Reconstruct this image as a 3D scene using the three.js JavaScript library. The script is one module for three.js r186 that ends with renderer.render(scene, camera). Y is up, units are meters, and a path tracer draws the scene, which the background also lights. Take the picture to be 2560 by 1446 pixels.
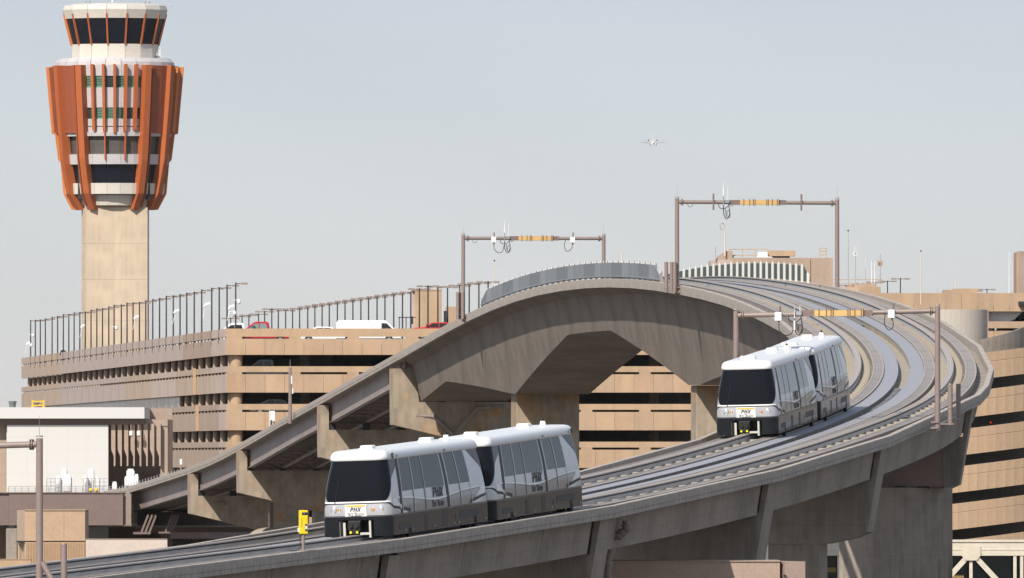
import * as THREE from 'three';
import { mergeGeometries } from 'three/addons/utils/BufferGeometryUtils.js';
import { RoundedBoxGeometry } from 'three/addons/geometries/RoundedBoxGeometry.js';
import { FontLoader } from 'three/addons/loaders/FontLoader.js';
import { TextGeometry } from 'three/addons/geometries/TextGeometry.js';

// ------------------------------------------------------------------ camera, sky, sun
// A very long lens: F is the focal length in photo pixels (2560 wide), CX/HV the photo column of the
// lens axis and the photo row of the horizon, EYE the height of the lens above the apron.
const F = 36500, CX = 1280, HV = 1148, EYE = 14;
const scene = new THREE.Scene();
const camera = new THREE.PerspectiveCamera(2 * Math.atan(723 / F) * 180 / Math.PI, 2560 / 1446, 20, 60000);
camera.position.set(0, EYE, 0);
camera.lookAt(0, EYE + (HV - 723) / F * 1000, -1000);
const renderer = new THREE.WebGLRenderer({ antialias: true });
renderer.toneMapping = THREE.LinearToneMapping;
renderer.toneMappingExposure = 1.06;
renderer.shadowMap.enabled = true;

const SUN = new THREE.Vector3(-0.36, 0.64, 0.68).normalize();
const sun = new THREE.DirectionalLight(new THREE.Color(1.0, 0.93, 0.83), 5.0);
sun.position.copy(SUN).multiplyScalar(600).add(new THREE.Vector3(0, 0, -850));
sun.target.position.set(0, 0, -850);
sun.castShadow = true;
sun.shadow.radius = 1.4;
sun.shadow.mapSize.set(4096, 4096);
Object.assign(sun.shadow.camera, { left: -420, right: 420, top: 420, bottom: -420, near: 1, far: 1600 });
scene.add(sun, sun.target);

// hazy desert sky: pale grey at the horizon, soft blue-grey above, same all round, a broad glow round the sun
{
  const W = 1024, Hh = 2048, data = new Float32Array(W * Hh * 4);
  const stops = [[-90, .29, .255, .215], [-0.01, .29, .255, .215], [0.0, .64, .628, .610], [0.45, .655, .652, .642], [0.9, .640, .664, .672], [1.35, .605, .652, .680], [1.85, .560, .622, .690], [5, .50, .57, .665], [15, .42, .49, .61], [40, .315, .39, .525], [90, .235, .305, .445]];
  for (let j = 0; j < Hh; j++) {
    const el = (j + .5) / Hh * 180 - 90;
    let k = 0; while (k < stops.length - 2 && el > stops[k + 1][0]) k++;
    const a = stops[k], b = stops[k + 1], t = Math.min(1, Math.max(0, (el - a[0]) / (b[0] - a[0])));
    for (let i = 0; i < W; i++) {
      const o = (j * W + i) * 4;
      // direction of this texel in three.js' equirectangular mapping
      const az = ((i + .5) / W - .5) * 2 * Math.PI, ce = Math.cos(el * Math.PI / 180);
      const dot = Math.cos(az) * ce * SUN.x + Math.sin(el * Math.PI / 180) * SUN.y + Math.sin(az) * ce * SUN.z;
      const wisp = el > 0 ? 1 + .03 * (Math.sin(az * 61 + el * 2.3 + 1.7 * Math.sin(az * 23)) * Math.sin(el * 3.1 + az * 17 + 1.1) + .6 * Math.sin(az * 137 + el * 5.3)) * .6 : 1;
      const glow = el > 0 ? 0.45 * Math.exp((dot - 1) * 8) : 0;
      for (let c = 0; c < 3; c++) data[o + c] = (a[c + 1] + (b[c + 1] - a[c + 1]) * t) * wisp + glow * [1, .95, .86][c];
      data[o + 3] = 1;
    }
  }
  const t = new THREE.DataTexture(data, W, Hh, THREE.RGBAFormat, THREE.FloatType);
  t.mapping = THREE.EquirectangularReflectionMapping;
  t.magFilter = t.minFilter = THREE.LinearFilter;
  t.needsUpdate = true;
  scene.background = t; scene.environment = t;
}

// ------------------------------------------------------------------ small tools
const V3 = (x, y, z) => new THREE.Vector3(x, y, z);
const at = (u, v, D) => V3((u - CX) * D / F, EYE + (HV - v) * D / F, -D);       // the point seen at photo pixel (u, v), D metres away
const px = D => D / F;                                                          // metres per photo pixel at D
let seed = 7;
const rnd = () => { seed = (seed * 1664525 + 1013904223) >>> 0; return seed / 4294967296; };
const rr = (a, b) => a + (b - a) * rnd();
const used = new Map();
function numbered(name) {
  const n = used.get(name) || 0; used.set(name, n + 1);
  return n ? `${name}_${String(n).padStart(3, '0')}` : name;
}
function tag(o, label, category, group, kind) {
  if (label) o.userData.label = label;
  if (category) o.userData.category = category;
  if (group) o.userData.group = group;
  if (kind) o.userData.kind = kind;
  return o;
}
function thing(name, label, category, pos, turn = 0, group) {
  const o = new THREE.Group(); o.name = numbered(name); scene.add(o);
  if (pos) o.position.copy(pos);
  o.rotation.y = turn;
  return tag(o, label, category, group);
}
function put(name, geos, m, parent) {
  const g = Array.isArray(geos) ? merge(geos) : geos;
  const o = new THREE.Mesh(g, m); o.name = parent === scene ? numbered(name) : name;
  o.castShadow = o.receiveShadow = true;
  parent.add(o);
  return o;
}
function merge(list) {
  if (list.length === 1) return list[0];
  return mergeGeometries(list.map(g => {
    const n = g.index ? g.toNonIndexed() : g;
    for (const k of Object.keys(n.attributes)) if (!['position', 'normal', 'uv'].includes(k)) n.deleteAttribute(k);
    return n;
  }));
}
// uv in metres from the way each face looks: along the wall and up, or over the ground
function metric(g, off = 0) {
  g = g.index ? g.toNonIndexed() : g;
  if (!g.attributes.normal) g.computeVertexNormals();
  const p = g.attributes.position, uv = new Float32Array(p.count * 2), a = V3(), b = V3(), c = V3();
  for (let i = 0; i < p.count; i += 3) {
    a.fromBufferAttribute(p, i); b.fromBufferAttribute(p, i + 1); c.fromBufferAttribute(p, i + 2);
    const n = b.clone().sub(a).cross(c.clone().sub(a)).normalize();
    [a, b, c].forEach((q, k) => {
      if (Math.abs(n.y) > .8) { uv[(i + k) * 2] = q.x + off; uv[(i + k) * 2 + 1] = q.z; }
      else { const l = Math.hypot(n.x, n.z) || 1; uv[(i + k) * 2] = (q.x * n.z - q.z * n.x) / l + off; uv[(i + k) * 2 + 1] = q.y; }
    });
  }
  g.setAttribute('uv', new THREE.BufferAttribute(uv, 2));
  return g;
}
const move = (g, x, y, z) => g.translate(x, y, z);
function bx(w, h, d, x = 0, y = 0, z = 0, ry = 0) { const g = new THREE.BoxGeometry(w, h, d); if (ry) g.rotateY(ry); return metric(g.translate(x, y, z), x * .37 + z * .11); }
// box between corners
const span = (x0, x1, y0, y1, z0, z1) => bx(Math.abs(x1 - x0), Math.abs(y1 - y0), Math.abs(z1 - z0), (x0 + x1) / 2, (y0 + y1) / 2, (z0 + z1) / 2);
function rbx(w, h, d, r, x = 0, y = 0, z = 0) { return metric(new RoundedBoxGeometry(w, h, d, 2, r).translate(x, y, z)); }
function cyl(r0, r1, h, x = 0, y = 0, z = 0, n = 16) { return new THREE.CylinderGeometry(r1, r0, h, n).translate(x, y + h / 2, z); }   // base at y
function rod(a, b, r, n = 8, r1 = r) {
  const d = b.clone().sub(a), g = new THREE.CylinderGeometry(r1, r, d.length(), n);
  g.applyQuaternion(new THREE.Quaternion().setFromUnitVectors(V3(0, 1, 0), d.clone().normalize()));
  return g.translate((a.x + b.x) / 2, (a.y + b.y) / 2, (a.z + b.z) / 2);
}
function bar(a, b, w, h) {      // rectangular bar from a to b, w across, h in the upright plane
  const d = b.clone().sub(a), L = d.length(), g = new THREE.BoxGeometry(w, h, L);
  const m = new THREE.Matrix4().lookAt(b, a, V3(0, 1, 0)); g.applyMatrix4(m);
  return metric(g.translate((a.x + b.x) / 2, (a.y + b.y) / 2, (a.z + b.z) / 2));
}
const tube = (pts, r, n = 24, k = 6) => new THREE.TubeGeometry(new THREE.CatmullRomCurve3(pts), n, r, k);
function prism(pts, z0, z1) {   // outline in x, y pushed from z0 to z1
  const s = new THREE.Shape(pts.map(p => new THREE.Vector2(p[0], p[1])));
  return metric(new THREE.ExtrudeGeometry(s, { depth: z1 - z0, bevelEnabled: false }).translate(0, 0, z0));
}

// ------------------------------------------------------------------ procedural surfaces
function noise2(seed0) {        // tiling value noise
  const perm = new Uint32Array(65536); let s = seed0 >>> 0;
  for (let i = 0; i < 65536; i++) { s = (s * 1664525 + 1013904223) >>> 0; perm[i] = s; }
  const h = (x, y) => perm[((x & 255) << 8) | (y & 255)] / 4294967296;
  return (x, y, px_, py_) => {  // period px_, py_ in cells
    const xi = Math.floor(x), yi = Math.floor(y), fx = x - xi, fy = y - yi, sx = fx * fx * (3 - 2 * fx), sy = fy * fy * (3 - 2 * fy);
    const w = (a, p) => ((a % p) + p) % p;
    const x0 = w(xi, px_), x1 = w(xi + 1, px_), y0 = w(yi, py_), y1 = w(yi + 1, py_);
    const a = h(x0, y0), b = h(x1, y0), c = h(x0, y1), d = h(x1, y1);
    return a + (b - a) * sx + (c - a) * sy + (a - b - c + d) * sx * sy;
  };
}
// grain(size, metres, layers, fn): a tileable grey texture; layers = [cells across, cells up, weight]
function grain(N, metresX, metresY, layers, base, contrast, s0, extra) {
  const n = noise2(s0), d = new Uint8Array(N * N * 4);
  const tot = layers.reduce((a, l) => a + l[2], 0);
  for (let j = 0; j < N; j++) for (let i = 0; i < N; i++) {
    let v = 0;
    for (const [cx, cy, w] of layers) v += w * n(i / N * cx + cx * 3.7, j / N * cy + cy * 1.3, cx, cy);
    v = base + (v / tot - .5) * contrast;
    let c = [v, v, v];
    if (extra) c = extra(c, i / N, j / N, n);
    const o = (j * N + i) * 4;
    for (let k = 0; k < 3; k++) d[o + k] = Math.max(0, Math.min(255, c[k] * 255));
    d[o + 3] = 255;
  }
  const t = new THREE.DataTexture(d, N, N, THREE.RGBAFormat);
  t.wrapS = t.wrapT = THREE.RepeatWrapping; t.magFilter = THREE.LinearFilter; t.minFilter = THREE.LinearMipmapLinearFilter; t.generateMipmaps = true;
  t.repeat.set(1 / metresX, 1 / metresY); t.needsUpdate = true;
  return t;
}
const T = {
  // board-marked concrete with rain streaks and blotches
  streak: grain(1024, 12, 8, [[70, 5, .9], [160, 9, .7], [11, 7, 1.1], [33, 26, .8], [300, 280, .6], [4, 4, .8]], .85, .92, 11, (c, u, v, n) => {
    // drip stains, form-tie holes and pour lines
    const k = Math.max(0, n(u * 56, v * 2, 56, 2) - .70) * Math.max(0, n(u * 9, v * 4, 9, 4) - .35) * 2.6;
    const tx = (u * 8) % 1 - .5, ty = (v * 6) % 1 - .5, hole = Math.hypot(tx * 1.5, ty * 1.33) < .028 ? .28 : 0;
    const line = Math.abs((v * 3 + .02 * n(u * 20, 3, 20, 9)) % 1 - .5) < .006 ? .16 : 0;
    const f = 1 - k - hole - line;
    return [c[0] * f, c[1] * (f - k * .03), c[2] * (f - k * .07)];
  }),
  blotch: grain(512, 11, 11, [[5, 5, 1], [13, 13, .9], [41, 47, .6], [180, 190, .6]], .82, .7, 23),
  fine: grain(256, 3, 3, [[6, 6, .6], [30, 30, .8], [110, 110, .9]], .9, .3, 31),
  rust: grain(512, 9, 6, [[40, 5, .9], [9, 7, 1.2], [26, 17, .8], [210, 190, .5]], .84, .78, 47, (c, u, v, n) => {
    const r = Math.max(0, n(u * 7, v * 6, 7, 6) - .56) * 2.0 * (.4 + n(u * 48, v * 9, 48, 9));
    return [c[0] * (1 + .18 * r), c[1] * (1 - .22 * r), c[2] * (1 - .55 * r)];
  }),
  panel: grain(512, 14, 7, [[37, 3, 1.0], [8, 5, 1], [90, 30, .6], [200, 200, .5]], .9, .34, 59),
  coarse: grain(512, 5, 1.4, [[46, 2, 1.2], [17, 2, .9], [110, 9, .8], [230, 60, .5], [4, 3, .5]], .80, .95, 71),
};
const M = (r, g, b, rough = .85, map, extra = {}) => {
  const m = new THREE.MeshStandardMaterial({ color: new THREE.Color().setRGB(r, g, b), roughness: rough, metalness: 0, map: map || null, ...extra });
  return m;
};
const gloss = (r, g, b, rough, extra = {}) => new THREE.MeshPhysicalMaterial({ color: new THREE.Color().setRGB(r, g, b), roughness: rough, ...extra });
const mat = {
  concrete: M(0.310, 0.266, 0.224, .9, T.streak, { bumpMap: T.streak, bumpScale: .004 }),
  bridge: M(0.222, 0.180, 0.145, .9, T.streak, { bumpMap: T.streak, bumpScale: .004 }),
  concreteWarm: M(0.378, 0.306, 0.231, .9, T.rust, { bumpMap: T.rust, bumpScale: .004 }),
  deck: M(0.370, 0.326, 0.270, .92, T.blotch),
  curb: M(0.429, 0.377, 0.333, .9, T.coarse, { bumpMap: T.coarse, bumpScale: .006 }),
  plinth: M(0.326, 0.295, 0.282, .8, T.blotch),
  asphalt: M(.07, .066, .062, .95, T.blotch),
  block: M(0.407, 0.355, 0.284, .9, T.blotch),
  galv: M(0.317, 0.317, 0.352, .6, T.fine),
  beamTop: M(0.407, 0.348, 0.303, .6, T.fine),
  beamSide: M(0.528, 0.537, 0.568, .38, T.fine, { metalness: .25 }),
  dark: M(.02, .02, .022, .7),
  black: M(.008, .008, .009, .8),
  postPaint: M(0.274, 0.210, 0.188, .45, T.fine),
  girderPaint: M(0.318, 0.262, 0.247, .6, T.panel),
  brownPaint: M(0.200, 0.144, 0.126, .65, T.fine),
  darkBrown: M(.05, .035, .032, .6, T.fine),
  yellowPanel: M(0.660, 0.414, 0.150, .5, T.fine),
  white: M(0.704, 0.695, 0.669, .5, T.fine),
  whiteClean: M(0.722, 0.722, 0.713, .45),
  peach: M(.472, .326, .21, .85, T.panel),
  peachB: M(0.453, 0.315, 0.211, .85, T.panel),
  peachDull: M(0.429, 0.321, 0.247, .85, T.panel),
  greyPanel: M(0.488, 0.392, 0.344, .85, T.panel),
  steel: M(.45, .46, .48, .4, T.fine, { metalness: .6 }),
};
// ------------------------------------------------------------------ the guideway's line
// stations by distance D: [D, plan x, height of the parapet top, crossfall]
const KEY = [
  [500, -31.9, 8.15, .02], [540, -20.25, 9.45, .03], [560, -14.4, 10.07, .03], [580, -8.55, 10.72, .03], [612, .20, 12.06, .012], [644, 7.6, 13.56, .012], [676, 13.55, 15.17, .022], [700, 16.9, 16.36, .020],
  [730, 19.35, 17.76, .015], [760, 20.35, 19.2, .008], [785, 20.15, 20.56, 0], [810, 18.95, 21.89, -.004], [838, 17.0, 23.24, -.006],
  [866, 14.55, 24.27, -.005], [895, 11.7, 25.02, -.003], [925, 8.5, 25.3, 0], [955, 5.05, 24.93, 0], [985, 1.45, 23.77, 0], [1023, -3.5, 21.42, 0], [1045, -6.35, 20.05, 0],
  [1067, -9.2, 18.67, 0], [1095, -12.75, 16.98, 0], [1122, -16.1, 15.34, 0], [1157, -20.4, 13.58, 0], [1190, -24.75, 12.35, 0], [1209, -27.4, 11.66, 0], [1260, -35.5, 11.1, 0],
];
function spline(xs, ys) {
  const n = xs.length, h = [], al = [], l = [1], mu = [0], z = [0], c = new Array(n).fill(0), b = [], d = [];
  for (let i = 0; i < n - 1; i++) h[i] = xs[i + 1] - xs[i];
  for (let i = 1; i < n - 1; i++) { al[i] = 3 / h[i] * (ys[i + 1] - ys[i]) - 3 / h[i - 1] * (ys[i] - ys[i - 1]); l[i] = 2 * (xs[i + 1] - xs[i - 1]) - h[i - 1] * mu[i - 1]; mu[i] = h[i] / l[i]; z[i] = (al[i] - h[i - 1] * z[i - 1]) / l[i]; }
  for (let j = n - 2; j >= 0; j--) { c[j] = z[j] === undefined ? 0 : z[j] - mu[j] * c[j + 1]; b[j] = (ys[j + 1] - ys[j]) / h[j] - h[j] * (c[j + 1] + 2 * c[j]) / 3; d[j] = (c[j + 1] - c[j]) / 3 / h[j]; }
  return (x, der) => { let i = 0; while (i < n - 2 && x > xs[i + 1]) i++; const t = x - xs[i]; return der ? b[i] + 2 * c[i] * t + 3 * d[i] * t * t : ys[i] + b[i] * t + c[i] * t * t + d[i] * t * t * t; };
}
const KD = KEY.map(k => k[0]), lx = spline(KD, KEY.map(k => k[1])), ly = spline(KD, KEY.map(k => k[2])), lb = spline(KD, KEY.map(k => k[3]));
// a point at station D, n metres to the right of the centre line, h above the parapet top
function on(D, n = 0, h = 0) {
  const a = lx(D, 1), l = Math.hypot(a, 1);
  return V3(lx(D) + n / l, ly(D) + h + lb(D) * n, -D + n * a / l);
}
const heading = D => Math.atan(lx(D, 1));           // to the right of straight ahead
const proj = p => [CX + p.x / -p.z * F, HV - (p.y - EYE) / -p.z * F];
function stationAtU(n, u, D0, D1, h = 0) { for (let i = 0; i < 50; i++) { const m = (D0 + D1) / 2, s = Math.sign(proj(on(D0, n, h))[0] - u), q = Math.sign(proj(on(m, n, h))[0] - u); if (s === q) D0 = m; else D1 = m; } return D0; }
// ------------------------------------------------------------------ the guideway: three stretches, each a thing with its own track
function sweep(profile, Ds, closed = true, caps = true) {   // profile: [[n, h], ...] or D => profile; flat faces, uv in metres
  const prof = D => typeof profile === 'function' ? profile(D) : profile;
  const pos = [], uv = [], m = prof(Ds[0]).length, edges = closed ? m : m - 1;
  const quad = (a, b, c, d, ua, ub, uc, ud) => { pos.push(...a, ...b, ...c, ...a, ...c, ...d); uv.push(...ua, ...ub, ...uc, ...ua, ...uc, ...ud); };
  let s = Ds[0];
  for (let i = 0; i < Ds.length - 1; i++) {
    const A = prof(Ds[i]), B = prof(Ds[i + 1]), s1 = s + on(Ds[i]).distanceTo(on(Ds[i + 1]));
    let w = 0;
    for (let k = 0; k < edges; k++) {
      const k1 = (k + 1) % m, L = Math.hypot(A[k1][0] - A[k][0], A[k1][1] - A[k][1]);
      const a = on(Ds[i], ...A[k]), b = on(Ds[i], ...A[k1]), c = on(Ds[i + 1], ...B[k1]), d = on(Ds[i + 1], ...B[k]);
      quad(a.toArray(), b.toArray(), c.toArray(), d.toArray(), [s, A[k][1]], [s, Math.abs(A[k1][1] - A[k][1]) > .4 * L ? A[k1][1] : A[k][1] + L], [s1, Math.abs(B[k1][1] - B[k][1]) > .4 * L ? B[k1][1] : B[k][1] + L], [s1, B[k][1]]);
      w += L;
    }
    s = s1;
  }
  if (closed && caps) for (const [D, flip] of [[Ds[0], 1], [Ds[Ds.length - 1], 0]]) {
    const A = prof(D), c = A.map(p => new THREE.Vector2(p[0], p[1]));
    for (const f of THREE.ShapeUtils.triangulateShape(c, [])) for (const k of flip ? [f[0], f[2], f[1]] : f) { pos.push(...on(D, ...A[k]).toArray()); uv.push(A[k][0], A[k][1]); }
  }
  const g = new THREE.BufferGeometry();
  g.setAttribute('position', new THREE.Float32BufferAttribute(pos, 3));
  g.setAttribute('uv', new THREE.Float32BufferAttribute(uv, 2));
  g.computeVertexNormals();
  return g;
}
const steps = (a, b, d) => { const n = Math.max(1, Math.round((b - a) / d)), o = []; for (let i = 0; i <= n; i++) o.push(a + (b - a) * i / n); return o; };
const rect = (n0, n1, h0, h1) => [[n0, h0], [n0, h1], [n1, h1], [n1, h0]];
const HW = 4.6, TRACKS = [-2.37, 2.37], NEAR0 = 522, ARCH0 = 803, ARCH1 = 1022, RAMP1 = 1224;
// piers under the near viaduct, from where the outer end of each cap is seen
const PIER = [983, 1508, 1926, 2204].map(u => stationAtU(4.1, u, 530, 720)).concat([stationAtU(4.2, 2432, 690, 735)]);
const JOINTS = [NEAR0, 549, PIER[0], PIER[1], PIER[2], PIER[3], PIER[4], 727, 748, 775, ARCH0].filter((d, i, a) => i === 0 || d > a[i - 1] + 3);

function trackParts(root, D0, D1, beamStep, blocksTo) {
  const Ds = steps(D0 + .03, D1 - .03, beamStep);
  for (const t of TRACKS) {
    for (const s of [-1, 1]) {
      const a = t + s * .78, b = t + s * 1.32, n0 = Math.min(a, b), n1 = Math.max(a, b);
      // running plinth with three shallow grooves along its top
      put('running_plinth', sweep([[n0, -.45], [n0, -.05], [n0 + .13, -.05], [n0 + .14, -.065], [n0 + .16, -.065], [n0 + .17, -.05], [n0 + .26, -.05], [n0 + .27, -.065], [n0 + .29, -.065], [n0 + .30, -.05], [n0 + .39, -.05], [n0 + .40, -.065], [n0 + .42, -.065], [n0 + .43, -.05], [n1, -.05], [n1, -.45]], Ds), mat.plinth, root);
      put('plinth_edge', [sweep(rect(n0 - .02, n0 + .05, -.06, -.03), Ds), sweep(rect(n1 - .05, n1 + .02, -.06, -.03), Ds)], mat.beamTop, root);
    }
    // guide beam: an I-section on blocks, with a dark current rail under each top edge
    put('guide_beam', sweep([[t - .17, -.13], [t - .17, -.10], [t - .145, -.10], [t - .145, .085], [t - .125, .09], [t - .125, .115], [t - .17, .12], [t - .17, .15], [t + .17, .15], [t + .17, .12], [t + .125, .115], [t + .125, .09], [t + .145, .085], [t + .145, -.10], [t + .17, -.10], [t + .17, -.13]], Ds), mat.beamSide, root);
    put('beam_cap', sweep(rect(t - .165, t - .02, .15, .165), Ds), mat.beamTop, root);
    put('beam_cap', sweep(rect(t + .03, t + .165, .15, .165), Ds), mat.beamTop, root);
    put('current_rail', [sweep(rect(t + .126, t + .166, .06, .113), Ds), sweep(rect(t - .166, t - .126, .06, .113), Ds)], mat.dark, root);
    // one concrete block under the beam every 2.5 m
    for (let D = D0 + 1.2; D < Math.min(D1 - .6, blocksTo); D += 2.5) {
      const g = thingFrame(D), b = put('guide_block', blockGeo[(Math.floor(D) % 3)], mat.block, root);
      b.position.copy(on(D, t, -.44)); b.rotation.set(-Math.atan(ly(D, 1)) * -1, 0, 0); b.rotation.order = 'YXZ'; b.rotation.y = -heading(D);
    }
  }
  // middle walkway of two galvanised strips with a cable trough between
  for (const s of [-1, 1]) put('walkway_plate', sweep(rect(Math.min(s * .30, s * 1.02), Math.max(s * .30, s * 1.02), -.14, -.10), Ds), mat.galv, root);
  for (const s of [-1, 1]) put('walkway_curb', sweep(rect(Math.min(s * .33, s * .98), Math.max(s * .33, s * .98), -.45, -.143), Ds), mat.deck, root);
  // cables lie in the trough except on the tight part of the curve
  for (const run of [[D0 + .03, Math.min(D1, 731)], [Math.max(D0, 806), D1 - .03]]) if (run[1] - run[0] > 3) for (const [n, r] of [[-.22, .05], [-.11, .06], [.01, .07], [.12, .055], [.22, .05]]) put('cable', sweep(Array.from({ length: 6 }, (_, k) => [n + r * Math.cos(-k * 1.047), -.36 + r * Math.sin(-k * 1.047) + .02 * k / 6]), steps(run[0], run[1], beamStep)), mat.dark, root);
  const clamps = [];
  for (let D = D0 + .4; D < Math.min(D1, blocksTo + 30); D += 1.5) if (D < 731 || D > 806) clamps.push(sweep(rect(-.28, .28, -.31, -.27), [D, D + .12]));
  if (clamps.length) tag(put('cable_clamp', clamps, mat.steel, root), null, null, null, 'stuff');
}
const thingFrame = () => null;
const blockGeo = [0, 1, 2].map(k => metric(merge([new RoundedBoxGeometry(1.26, .31, .80 + k * .05, 1, .02).translate(0, .155, 0), new THREE.BoxGeometry(.34, .05, .46).translate(.40, .335, 0), new THREE.BoxGeometry(.34, .05, .46).translate(-.40, .335, 0)])));

function edgeParts(root, name, joints, groove, m) {    // parapets in lengths, left and right
  for (const s of [-1, 1]) for (let i = 0; i < joints.length - 1; i++) {
    const a = joints[i] + .025, b = joints[i + 1] - .025;
    const pr = groove
      ? [[4.33, -.43], [4.33, -.015], [4.345, 0], [4.58, 0], [HW, -.02], [HW, -.325], [4.575, -.33], [4.575, -.35], [4.592, -.355], [4.592, -.52], [4.33, -.52]]
      : [[4.33, -.43], [4.33, -.015], [4.345, 0], [4.58, 0], [HW, -.02], [HW, -.55], [4.33, -.55]];
    put(name, sweep(s > 0 ? pr : pr.map(p => [-p[0], p[1]]).reverse(), [a, b]), m, root);
  }
}

// --- near viaduct
{
  const t = thing('curved_viaduct', 'near concrete viaduct curving up to the right under the trains, with two tracks', 'viaduct');
  const Ds = JOINTS.flatMap((d, i) => i < JOINTS.length - 1 ? steps(d, JOINTS[i + 1], 9).slice(0, -1) : [d]);
  put('deck_slab', sweep([[-4.33, -.52], [-4.33, -.43], [4.33, -.43], [4.33, -.52]], Ds), mat.deck, t);
  edgeParts(t, 'parapet', JOINTS, true, mat.curb);
  const ends = [NEAR0, ...PIER, 732, 768, ARCH0];
  for (let i = 0; i < ends.length - 1; i++) {
    const a = ends[i] + (i ? 1.12 : 0), b = ends[i + 1] - 1.2;
    put('girder', sweep([[-3.72, -1.95], [-3.95, -.52], [3.95, -.52], [3.72, -1.95]], steps(a, b, 9)), mat.concrete, t);
  }
  trackParts(t, NEAR0, ARCH0, 4, 905);
}
// --- arched bridge: box girder whose underside follows the haunches
const WEB = h => 3.6 - .22 * (-h - .9);        // half width of the box at height h: its sides lean in
const SOFFIT = [[1115, 954], [1262, 981], [1288, 986], [1419, 838], [1527, 827], [1722, 964], [1748, 964], [1806, 940]].map(([u, v]) => {
  let D = 950, h = -4; for (let i = 0; i < 8; i++) { D = stationAtU(-WEB(h), u, 800, 1050, h); h = EYE + (HV - v) * D / F - ly(D); } return [D, h];
}).sort((a, b) => a[0] - b[0]);
SOFFIT.unshift([ARCH0, SOFFIT[0][1] - .4]); SOFFIT.push([ARCH1, EYE + (HV - 1004) * ARCH1 / F - ly(ARCH1)]);
const soffit = D => { let i = 0; while (i < SOFFIT.length - 2 && D > SOFFIT[i + 1][0]) i++; const [a, b] = [SOFFIT[i], SOFFIT[i + 1]]; return a[1] + (b[1] - a[1]) * Math.min(1.1, (D - a[0]) / (b[0] - a[0])); };
{
  const t = thing('arched_bridge', 'grey concrete bridge arching over the road in the middle, crest with grey screens', 'bridge');
  const Ds = [...new Set([...steps(ARCH0 + .05, ARCH1 - .05, 7), ...SOFFIT.map(s => s[0]).filter(d => d > ARCH0 + 1 && d < ARCH1 - 1)])].sort((a, b) => a - b);
  put('deck_slab', sweep([[-4.33, -.55], [-4.33, -.43], [4.33, -.43], [4.33, -.55], [3.55, -.95], [-3.55, -.95]], Ds), mat.bridge, t);
  edgeParts(t, 'parapet', steps(ARCH0, ARCH1, 13), false, mat.curb);
  put('box_girder', sweep(D => { const w = WEB(soffit(D)); return [[-w, soffit(D)], [-3.6, -.9], [3.6, -.9], [w, soffit(D)]]; }, Ds), mat.bridge, t);
  trackParts(t, ARCH0, ARCH1, 5, 905);
}
// --- ramp of painted steel girders falling to the left behind
const RPIER = [985, 803, 600, 478].map(u => stationAtU(-4.55, u, 990, 1206));
{
  const t = thing('ramp_viaduct', 'ramp of painted steel girders falling to the left behind the trains', 'viaduct');
  put('deck_slab', sweep([[-4.33, -.52], [-4.33, -.43], [4.33, -.43], [4.33, -.52]], steps(ARCH1, RAMP1, 6)), mat.deck, t);
  edgeParts(t, 'parapet', [ARCH1, ...RPIER.filter(d => d > ARCH1 + 5), RAMP1].flatMap((d, i, a) => i < a.length - 1 ? steps(d, a[i + 1], 14).slice(0, -1) : [d]), true, mat.curb);
  const ends = [ARCH1, ...RPIER, RAMP1];
  for (let i = 0; i < ends.length - 1; i++) {
    const a = ends[i] + .5, b = ends[i + 1] - .4; if (b - a < 4) continue;
    for (const n of [-3.85, -1.3, 1.3, 3.85]) {
      const g = put('steel_girder', sweep([[n - .19, -1.95], [n - .19, -1.9], [n - .02, -1.88], [n - .02, -.58], [n - .16, -.56], [n - .16, -.52], [n + .16, -.52], [n + .16, -.56], [n + .02, -.58], [n + .02, -1.88], [n + .19, -1.9], [n + .19, -1.95]], steps(a, b, 7)), mat.girderPaint, t);
      if (n < -3) { for (const f of [.2, .52]) put('splice_plate', sweep(rect(n - .036, n - .02, -1.86, -.62), [a + (b - a) * f - .45, a + (b - a) * f + .45]), mat.girderPaint, g); put('end_stiffener', sweep(rect(n - .17, n - .02, -1.87, -.6), [a + .35, a + .42]), mat.girderPaint, g); }
    }
    const br = [];
    for (let D = a + 2; D < b - 2; D += 4) for (const [p, q] of [[-3.8, -1.3], [-1.3, 1.3], [1.3, 3.8]]) br.push(bar(on(D, p, -.8), on(D, q, -1.7), .09, .09), bar(on(D, p, -1.7), on(D, q, -.8), .09, .09), bar(on(D, p, -1.75), on(D, q, -1.75), .1, .1));
    tag(put('cross_brace', br, mat.girderPaint, t), null, null, null, 'stuff');
  }
  trackParts(t, ARCH1, RAMP1, 8, 0);
}

// --- piers: U-shaped caps on columns
function frame(name, D, label, category, group) { const t = thing(name, label, category, on(D), -heading(D), group); return t; }
const nearCap = [[-4.25, -.53], [-3.97, -.53], [-3.76, -2.0], [3.76, -2.0], [3.97, -.53], [4.25, -.53], [3.6, -4.35], [3.0, -4.62], [1.6, -4.9], [-1.6, -4.9], [-3.0, -4.62], [-3.6, -4.35]].reverse();
const where = ['pier under the front of the left train, lowest at the frame edge', 'pier cap behind the brown wall, its rib right of the drain pipe', 'pier right of the brown wall, stained cap on a square column', 'large pier at the right with a raked cap end above the wide column', 'pier cap at the outside of the curve, right of the steel crossbeam'];
PIER.forEach((D, i) => {
  const t = frame('guideway_pier', D, where[i], 'pier', 'piers under the near viaduct');
  put('pier_cap', prism(nearCap, -1.05, 1.05), mat.concrete, t);
  if (i < 4) {
    const p = on(D), uc = [900, 1440, 1820, 1995][i], X = (uc - CX) * D / F - p.x, g = -p.y - 1;
    { const c = put('column', metric(rbx(2.45, p.y - 4.55, 1.9, .12, 0, -4.55 - (p.y - 4.55) / 2, 0)), mat.concrete, t); c.position.set(X, 0, 0); c.rotation.y = heading(D) - .22; }
    // cast marks of the formwork on the column's face
  }
});
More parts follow.
